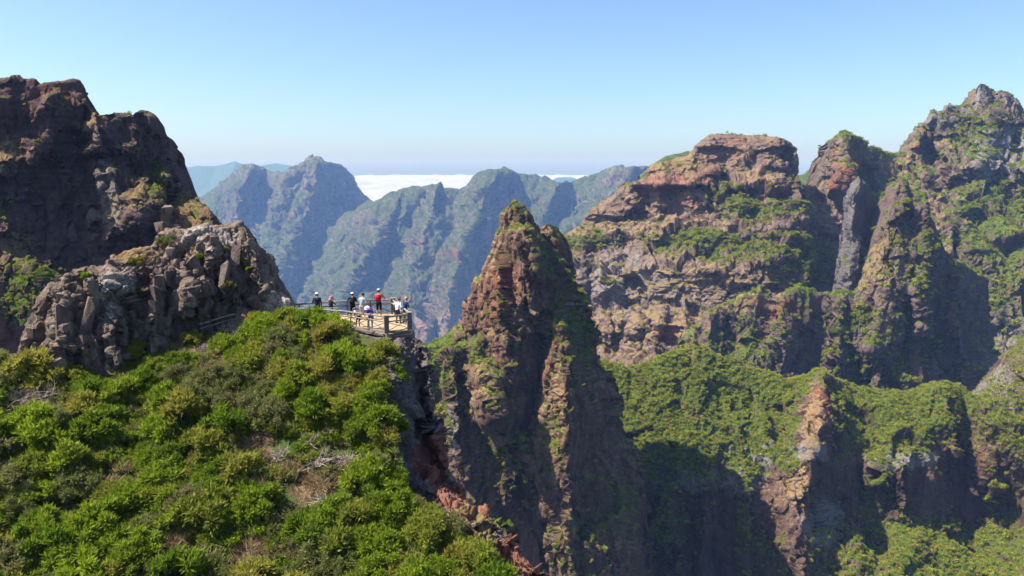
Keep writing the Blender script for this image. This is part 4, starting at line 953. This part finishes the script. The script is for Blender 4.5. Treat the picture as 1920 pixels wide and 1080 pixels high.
# single bushes that stand out in the photograph
def outcrop_pt(px, py):
    D = T['out']; i = np.argmin((D['PX'][14:] - px) ** 2 + (D['PY'][14:] - py) ** 2)
    return D['P'][14:].reshape(-1, 3)[i]
for px, py, kind, sc_, lab in ((262, 545, 'yellow', 0.62, 'bright yellow-green bush on the face of the grey outcrop'), (312, 455, 'olive', 1.15, 'large olive bush on the crest of the grey outcrop'),
        (255, 495, 'yellow', 0.75, 'yellowish bush on the ledge above the bright bush of the outcrop'), (375, 485, 'green', 0.5, 'small green bush in a crack of the outcrop near its crest'),
        (407, 475, 'yellow', 0.5, 'small yellow bush on the upper ledge of the outcrop'), (465, 505, 'green', 0.4, 'lone green tuft on the right flank of the outcrop'), (425, 545, 'olive', 0.75, 'dark olive bush low on the right face of the outcrop'),
        (162, 518, 'green', 0.5, 'small green bush on the left crest of the outcrop'), (330, 517, 'yellow', 0.4, 'small golden bush in a crack at the middle of the outcrop'), (70, 690, 'olive', 1.0, 'pale olive bush at the left foot of the outcrop')):
    p = outcrop_pt(px, py)
    o = put_bush(kind, p + np.array([0, -0.1, -0.1]), sc_, random.uniform(0, 6), lab, group=False, seed_i=random.randrange(9))

# ------------------------------------------------------------------ scrub clumps on the mountains (stuff)
def clump_mesh(seed, n=70):
    r = np.random.default_rng(seed)
    d = r.normal(size=(n, 3)); d[:, 2] = np.abs(d[:, 2]) * 0.9; d /= np.linalg.norm(d, axis=1, keepdims=True)
    base = d * r.uniform(0.25, 0.75, (n, 1))
    dd = d + 0.7 * r.normal(size=(n, 3)); dd /= np.linalg.norm(dd, axis=1, keepdims=True)
    V, Fq = blades(base, dd, r.uniform(0.3, 0.6, n), r.uniform(0.1, 0.2, n), seed)
    me = np_mesh('clump', V, Fq)
    at_ = me.attributes.new('tint', 'FLOAT', 'POINT'); at_.data.foreach_set('value', np.repeat(r.uniform(size=n), 4).astype(np.float32))
    me.materials.append(F_LEAF); return me
proto_col = bpy.data.collections.new('scrub_clumps')
for i in range(4):
    o = bpy.data.objects.new('clump', clump_mesh(900 + i)); proto_col.objects.link(o)
def scatter_tree():
    ng = bpy.data.node_groups.new('scrub_scatter', 'GeometryNodeTree')
    ng.interface.new_socket('Geometry', in_out='INPUT', socket_type='NodeSocketGeometry'); ng.interface.new_socket('Geometry', in_out='OUTPUT', socket_type='NodeSocketGeometry')
    n = ng.nodes; L = ng.links
    gi = n.new('NodeGroupInput'); go = n.new('NodeGroupOutput')
    ci = n.new('GeometryNodeCollectionInfo'); ci.inputs['Collection'].default_value = proto_col; ci.inputs['Separate Children'].default_value = True; ci.inputs['Reset Children'].default_value = True
    iop = n.new('GeometryNodeInstanceOnPoints'); iop.inputs['Pick Instance'].default_value = True
    sa = n.new('GeometryNodeInputNamedAttribute'); sa.data_type = 'FLOAT_VECTOR'; sa.inputs['Name'].default_value = 'size'
    rv = n.new('FunctionNodeRandomValue'); rv.data_type = 'FLOAT_VECTOR'; rv.inputs[0].default_value = (-0.3, -0.3, 0); rv.inputs[1].default_value = (0.3, 0.3, 6.28)
    e2r = n.new('FunctionNodeEulerToRotation'); L.new(rv.outputs[0], e2r.inputs[0])
    m2p = n.new('GeometryNodeMeshToPoints')
    L.new(gi.outputs[0], m2p.inputs['Mesh']); L.new(m2p.outputs[0], iop.inputs['Points']); L.new(ci.outputs[0], iop.inputs['Instance'])
    L.new(e2r.outputs[0], iop.inputs['Rotation']); L.new(sa.outputs[0], iop.inputs['Scale']); L.new(iop.outputs[0], go.inputs[0])
    return ng
SCT = scatter_tree()
def scatter(key, n, size_px, label, seed, thr=0.35, name='scrub'):
    D = T[key]; r = np.random.default_rng(seed)
    P, veg, nz, s = D['P'], D['veg'], D['n'][..., 2], D['s']
    e1 = np.linalg.norm(np.gradient(P, axis=0), axis=-1) * np.linalg.norm(np.gradient(P, axis=1), axis=-1)
    q = fbm((P / s).reshape(-1, 3) / 12.0, 3, seed).reshape(veg.shape)
    w = np.clip(veg + 0.8 * q - thr, 0, 1) * e1
    w = w.ravel() / w.sum()
    idx = r.choice(w.size, size=n, p=w)
    pts = P.reshape(-1, 3)[idx] + r.normal(0, 0.8 * s, (n, 3))
    sz = s * r.uniform(size_px[0], size_px[1], n) * np.exp(r.normal(0, 0.25, n))
    me = bpy.data.meshes.new(name); me.vertices.add(n); me.vertices.foreach_set('co', pts.astype(np.float32).ravel())
    a = me.attributes.new('size', 'FLOAT_VECTOR', 'POINT')
    a.data.foreach_set('vector', np.stack([sz, sz, sz * r.uniform(0.7, 1.2, n)], -1).astype(np.float32).ravel())
    o = add(name, me, None)
    md = o.modifiers.new('scatter', 'NODES'); md.node_group = SCT
    tag(o, label, 'scrub', kind='stuff')
scatter('spire', 5200, (2.0, 4.6), 'green scrub clinging to ledges of the central rock spire', 1001)
scatter('h', 26000, (1.7, 4.2), 'dense green scrub covering the hillside under the spur', 1002)
scatter('g', 4600, (2.0, 5.5), 'scrub on the ledges of the brown pointed spur', 1003, thr=0.3)
scatter('mesa', 6500, (1.6, 3.8), 'green scrub along the terraces of the flat-topped mountain', 1004)
scatter('e', 7000, (1.6, 4.0), 'green scrub on the slopes of the right-hand peak', 1005)
scatter('left', 1100, (1.6, 3.6), 'scrub on the ledges of the dark massif', 1006)

# undergrowth between the bushes (stuff)
under_col = bpy.data.collections.new('undergrowth_tufts')
for i in range(3):
    f, _ = bush_meshes(820 + i, tufts=7, per=60, spread=0.4, height=0.4, tr=(0.12, 0.22)); f.materials.append((G_LEAF, O_LEAF, G_LEAF)[i])
    under_col.objects.link(bpy.data.objects.new('tuft', f))
SCU = scatter_tree()
for nd in SCU.nodes:
    if nd.type == 'COLLECTION_INFO' or nd.bl_idname == 'GeometryNodeCollectionInfo': nd.inputs['Collection'].default_value = under_col
r = np.random.default_rng(55)
dw = np.max([np.exp(-((cx - a) / c) ** 2 - ((cyy - b) / d) ** 2) for a, b, c, d in dry_px], 0)
pw = np.clip(1 - 1.3 * dw, 0.03, 1); pick = r.choice(len(CP), size=min(3200, len(CP)), replace=False, p=pw / pw.sum())
upts = CP[pick].copy(); usz = r.uniform(0.6, 1.35, len(pick)) * np.where(upts[:, 1] > 46, 0.6, 1.0)
me = bpy.data.meshes.new('undergrowth'); me.vertices.add(len(pick)); me.vertices.foreach_set('co', upts.astype(np.float32).ravel())
a = me.attributes.new('size', 'FLOAT_VECTOR', 'POINT'); a.data.foreach_set('vector', np.repeat(usz[:, None], 3, 1).astype(np.float32).ravel())
o = add('undergrowth', me); o.modifiers.new('scatter', 'NODES').node_group = SCU
tag(o, 'low mixed undergrowth and dry grass between the bushes of the near slope', 'undergrowth', kind='stuff')

# ------------------------------------------------------------------ visitors
SKIN = plain_mat('skin', (0.42, 0.24, 0.17), 0.6, 0.08, 6)
def cloth(name, c): return plain_mat(name, c, 0.85, 0.12, 14, 0.004)
def cap_tube(b, p0, p1, r0, r1, seg=10):
    p0, p1 = Vector(p0), Vector(p1); d = (p1 - p0); L_ = d.length
    if L_ < 1e-5: return
    d = d / L_; pts, rr = [], []
    for t in (-0.9, -0.6, 0.0): pts.append(p0 + d * r0 * t); rr.append(r0 * math.sqrt(max(0.02, 1 - t * t)))
    for t in (0.0, 0.6, 0.9): pts.append(p1 + d * r1 * t); rr.append(r1 * math.sqrt(max(0.02, 1 - t * t)))
    b.tube(pts, rr, seg)
def person(label, px, Y, dz, face, top_c, leg_c, height=1.72, lean=0.0, hair=(0.05, 0.03, 0.02), hat=None, arms=('hang', 'hang'), shorts=False, sleeves=True, step=0.06, shoe=(0.05, 0.05, 0.05), scarf=None, head_down=0.0, bend=0.0):
    k = height / 1.72
    root = bpy.data.objects.new('person', None); col.objects.link(root)
    root.location = plan(px, Y, dz); root.rotation_euler = (0, 0, face)
    tag(root, label, 'person', 'visitors on the viewing platform')
    root.scale = (1.12, 1.12, 1.05)
    ML = Matrix.Rotation(-lean, 3, 'X')
    hip = Vector((0, -0.25 * math.sin(lean), 0.93 - 0.05 * abs(lean)))
    def up(v): return hip + ML @ (Vector(v) - Vector((0, 0, 0.93)))
    chest, neck0, neck1 = up((0, 0, 1.28)), up((0, 0.0, 1.44)), up((0, 0.02, 1.53))
    MH = Matrix.Rotation(-(lean * 0.6 + head_down), 3, 'X')
    headc = neck1 + MH @ Vector((0, 0.02, 0.11))
    parts = [('top', up((0, 0, 1.0)), up((0, 0, 1.14)), 0.135, 0.135), ('top', up((-0.045, 0, 1.14)), up((-0.07, 0, 1.33)), 0.115, 0.125), ('top', up((0.045, 0, 1.14)), up((0.07, 0, 1.33)), 0.115, 0.125),
             ('top', up((-0.13, 0, 1.40)), up((0.13, 0, 1.40)), 0.07, 0.07), ('skin', neck0, neck1, 0.056, 0.052), ('skin', headc + MH @ Vector((0, -0.005, 0.03)), headc + MH @ Vector((0, 0.015, -0.045)), 0.092, 0.072),
             ('skin', headc + MH @ Vector((0, 0.09, 0.0)), headc + MH @ Vector((0, 0.105, -0.025)), 0.016, 0.019),
             ('legs', hip + Vector((-0.05, 0, -0.02)), hip + Vector((0.05, 0, -0.02)), 0.12, 0.12)]
    for sx in (-1, 1): parts.append(('skin', headc + MH @ Vector((sx * 0.085, -0.01, 0.01)), headc + MH @ Vector((sx * 0.088, -0.012, -0.025)), 0.018, 0.014))
    feet = []
    for sx in (-1, 1):
        h = hip + Vector((sx * 0.09, 0, -0.06)); an = Vector((sx * (0.10 + 0.3 * abs(step)), sx * step, 0.09)); kn = h.lerp(an, 0.52) + Vector((0, 0.04 + bend, 0))
        parts += [('legs', h, kn, 0.095, 0.066), ('skin' if shorts else 'legs', kn, an, 0.062, 0.042), ('shoe', an + Vector((0, -0.04, -0.05)), an + Vector((0, 0.15, -0.055)), 0.046, 0.04)]
    hands = []
    for sx, pose in zip((-1, 1), arms):
        sh = up((sx * 0.185, 0, 1.40))
        if pose == 'hang': el, wr = sh + Vector((sx * 0.06, -0.03, -0.29)), sh + Vector((sx * 0.07, 0.06, -0.54))
        elif pose == 'rail': wr = Vector((sx * 0.27, 0.46, 1.10 / k)); el = sh.lerp(wr, 0.5) + Vector((sx * 0.10, -0.08, -0.06))
        elif pose == 'phone': wr = headc + MH @ Vector((sx * 0.08, 0.30, -0.10)); el = sh + Vector((sx * 0.12, 0.16, -0.22))
        elif pose == 'face': wr = headc + MH @ Vector((sx * 0.10, 0.10, -0.08)); el = sh + Vector((sx * 0.14, 0.16, -0.20))
        elif pose == 'side': wr = sh + Vector((sx * 0.52, 0.1, -0.12)); el = sh + Vector((sx * 0.28, 0.03, -0.10))
        else: wr = sh + Vector((sx * 0.05, 0.28, -0.30)); el = sh + Vector((sx * 0.10, 0.0, -0.27))
        parts += [('top', sh, el, 0.058, 0.046), ('top' if sleeves else 'skin', el, wr, 0.043, 0.031)]
        hands.append((wr, (wr - el).normalized(), sx))
    b = MB()
    for nm, p0, p1, r0, r1 in parts: cap_tube(b, p0, p1, r0, r1)
    me = bpy.data.meshes.new('body'); me.from_pydata([tuple(v * k) for v in b.v], [], b.f); me.update()
    tmp = bpy.data.objects.new('tmp_body', me); col.objects.link(tmp)
    md = tmp.modifiers.new('r', 'REMESH'); md.mode = 'VOXEL'; md.voxel_size = 0.022
    sm = tmp.modifiers.new('s', 'SMOOTH'); sm.factor = 0.5; sm.iterations = 4
    dg = bpy.context.evaluated_depsgraph_get()
    body = bpy.data.meshes.new_from_object(tmp.evaluated_get(dg)); body.name = 'body'
    bpy.data.objects.remove(tmp)
    # hands with palm, four fingers and a thumb, joined to the body mesh
    hb = MB()
    for wr, d, sx in hands:
        side = d.cross(Vector((0, 0, 1)))
        if side.length < 0.1: side = Vector((0, 1, 0))
        side.normalize(); nrm = side.cross(d).normalized()
        cap_tube(hb, wr, wr + d * 0.075, 0.032, 0.036, 8)
        for fi, (o_, ln) in enumerate(((-0.028, 0.06), (-0.009, 0.07), (0.010, 0.066), (0.028, 0.05))):
            r0 = wr + d * 0.10 + side * o_; m_ = r0 + d * ln * 0.55 - nrm * 0.012; t_ = m_ + d * ln * 0.35 - nrm * 0.03
            hb.tube([r0 - d * 0.02, m_, t_], [0.0095, 0.009, 0.007], 6)
        r0 = wr + d * 0.03 + side * (-0.03 * sx); hb.tube([r0, r0 + (d * 0.6 - side * sx * 0.8) * 0.04, r0 + d * 0.07 - side * sx * 0.035], [0.012, 0.011, 0.008], 6)
    hm_ = bpy.data.meshes.new('h'); hm_.from_pydata([tuple(v * k) for v in hb.v], [], hb.f)
    bm = bmesh.new(); bm.from_mesh(body); nb_ = len(bm.faces); bm.from_mesh(hm_)
    mats = {'top': cloth('top_cloth', top_c), 'legs': cloth('leg_cloth', leg_c), 'skin': SKIN, 'shoe': cloth('shoe', shoe)}
    order = ['top', 'legs', 'skin', 'shoe']
    A = np.array([tuple(q[1] * k) for q in parts]); B_ = np.array([tuple(q[2] * k) for q in parts]); RR = np.array([(q[3] + q[4]) / 2 * k for q in parts])
    AB = B_ - A; l2 = (AB ** 2).sum(1)
    for i, f in enumerate(bm.faces):
        f.smooth = True
        if i >= nb_: f.material_index = 2; continue
        c = np.array(f.calc_center_median()); t = np.clip(((c - A) * AB).sum(1) / l2, 0, 1)
        dd = np.linalg.norm(A + AB * t[:, None] - c, axis=1) - RR
        f.material_index = order.index(parts[int(dd.argmin())][0])
    me2 = bpy.data.meshes.new('body'); bm.to_mesh(me2); bm.free()
    for q in order: me2.materials.append(mats[q])
    bo = add('body', me2, root)
    # hair and hat
    hbm = MB(); hbm.ball((headc + MH @ Vector((0, -0.022, 0.035))) * k, (0.102 * k, 0.108 * k, 0.108 * k), 12, 8, MH)
    if scarf is None: hbm.build('hair', cloth('hair', hair), root, True)
    else:
        hbm.ball((neck1 + Vector((0, -0.06, -0.02))) * k, (0.12 * k, 0.12 * k, 0.13 * k), 12, 8); hbm.build('headscarf', cloth('scarf', scarf), root, True)
    eyes = MB()
    for sx in (-1, 1): eyes.ball((headc + MH @ Vector((sx * 0.032, 0.082, 0.015))) * k, 0.011 * k, 8, 5)
    eyes.build('eyes', cloth('eyes', (0.02, 0.015, 0.01)), root, True)
    if hat:
        h = MB(); c = (headc + MH @ Vector((0, -0.01, 0.075))) * k
        h.ball(c, (0.108 * k, 0.118 * k, 0.085 * k), 14, 8, MH)
        h.tube([c + MH @ Vector((0, 0, -0.02)), c + MH @ Vector((0, 0, -0.008))], [0.16 * k, 0.15 * k], 16) if hat[3:] == ('brim',) else h.box(c + MH @ Vector((0, 0.13, -0.015)) * k, (0.15 * k, 0.12 * k, 0.012), MH)
        h.build('hat', cloth('hat_cloth', hat[:3]), root, True)
    return root, up, k
def world_of(root, v): return Matrix.Translation(root.location) @ (Matrix.Rotation(root.rotation_euler.z, 4, 'Z') @ Vector(v))
def backpack(pr, c, label, size=(0.34, 0.17, 0.46)):
    root, up, k = pr
    b = bmesh.new(); bmesh.ops.create_cube(b, size=1.0); bmesh.ops.scale(b, verts=b.verts, vec=size)
    bmesh.ops.bevel(b, geom=list(b.edges), offset=0.055, segments=3, affect='EDGES')
    me = bpy.data.meshes.new('backpack'); b.to_mesh(me); b.free(); me.polygons.foreach_set('use_smooth', np.ones(len(me.polygons), bool))
    o = add('backpack', me, None, cloth('pack_cloth', c))
    loc = up((0, -0.22, 1.24)) * k
    o.location = world_of(root, loc); d = (up((0, 0, 1.4)) - up((0, 0, 1.0))).normalized()
    o.rotation_euler = (-math.atan2(d.y, d.z), 0, root.rotation_euler.z)
    p = MB(); p.box((0, -size[1] / 2 - 0.02, -0.08), (size[0] * 0.7, 0.06, size[2] * 0.42)); p.build('pocket', cloth('pack_pocket', tuple(x * 0.8 for x in c)), o)
    st = MB()
    for sx in (-1, 1): st.tube([(sx * 0.11, size[1] / 2 - .01, 0.2), (sx * 0.12, size[1] / 2 + 0.06, 0.24), (sx * 0.13, size[1] / 2 + 0.24, 0.17), (sx * 0.14, size[1] / 2 + 0.26, 0.02), (sx * 0.14, size[1] / 2 + .1, -0.18)], 0.018, 6)
    st.build('strap', cloth('strap', tuple(x * 0.6 for x in c)), o)
    tag(o, label, 'backpack')
WHITE, NAVY, BLACK = (0.75, 0.75, 0.75), (0.02, 0.025, 0.05), (0.012, 0.012, 0.016)
person('visitor in dark clothes and white cap, nearest the rock outcrop', 596, 51.3, 0.12, 0.1, NAVY, (0.03, 0.03, 0.04), 1.74, hat=(0.8, 0.8, 0.8), arms=('bent', 'hang'))
person('visitor in pink headscarf and black vest with a hand to the face', 622, 51.2, 0.05, -0.9, (0.03, 0.022, 0.026), (0.30, 0.22, 0.17), 1.62, scarf=(0.55, 0.2, 0.22), arms=('hang', 'face'), sleeves=False)
p3 = person('visitor with white cap and black backpack looking out to the valley', 662, 52.4, 0, 0.1, BLACK, (0.012, 0.012, 0.014), 1.70, hat=(0.8, 0.82, 0.82), arms=('rail', 'bent'))
backpack(p3, (0.014, 0.014, 0.018), 'black backpack on the visitor with the white cap')
p4 = person('man in grey T-shirt and beige trousers with dark hair bending his head', 680, 51.8, 0, -0.45, (0.30, 0.33, 0.36), (0.5, 0.38, 0.26), 1.78, lean=0.12, head_down=0.35, arms=('bent', 'bent'), sleeves=False)
p5 = person('man with red backpack and black shorts leaning on the far railing', 711, 53.1, 0, 0.05, (0.45, 0.12, 0.12), (0.014, 0.015, 0.02), 1.84, lean=0.12, shorts=True, sleeves=False, arms=('rail', 'rail'), step=0.02, shoe=(0.4, 0.1, 0.06), hat=(0.6, 0.55, 0.55))
backpack(p5, (0.30, 0.008, 0.025), 'red backpack on the man in black shorts', (0.36, 0.19, 0.5))
person('small visitor in white shirt and dark shorts stooping at the near railing', 671, 49.3, 0, 2.6, (0.7, 0.66, 0.6), (0.02, 0.018, 0.022), 1.38, lean=0.5, head_down=0.3, hair=(0.22, 0.13, 0.07), shorts=False, arms=('bent', 'bent'))
p7 = person('visitor in blue jacket and white hat bending over the near railing', 694, 48.75, 0, 2.9, (0.03, 0.07, 0.36), (0.06, 0.12, 0.34), 1.70, lean=0.75, head_down=0.3, hat=(0.82, 0.82, 0.85, 'brim'), arms=('rail', 'rail'), shoe=(0.5, 0.5, 0.5))
backpack(p7, (0.5, 0.02, 0.14), 'magenta backpack on the visitor in the blue jacket', (0.3, 0.15, 0.4))
person('brown-haired visitor in white top at the corner of the platform', 747, 50.6, 0, -0.7, (0.8, 0.82, 0.85), (0.04, 0.03, 0.035), 1.66, lean=0.2, hair=(0.16, 0.06, 0.03), arms=('side', 'bent'), sleeves=False)
person('blond visitor in dark blue top beside the corner post', 761, 50.4, 0, -0.8, (0.014, 0.03, 0.10), (0.015, 0.015, 0.02), 1.74, lean=0.1, hair=(0.5, 0.3, 0.1), arms=('phone', 'bent'), sleeves=False)
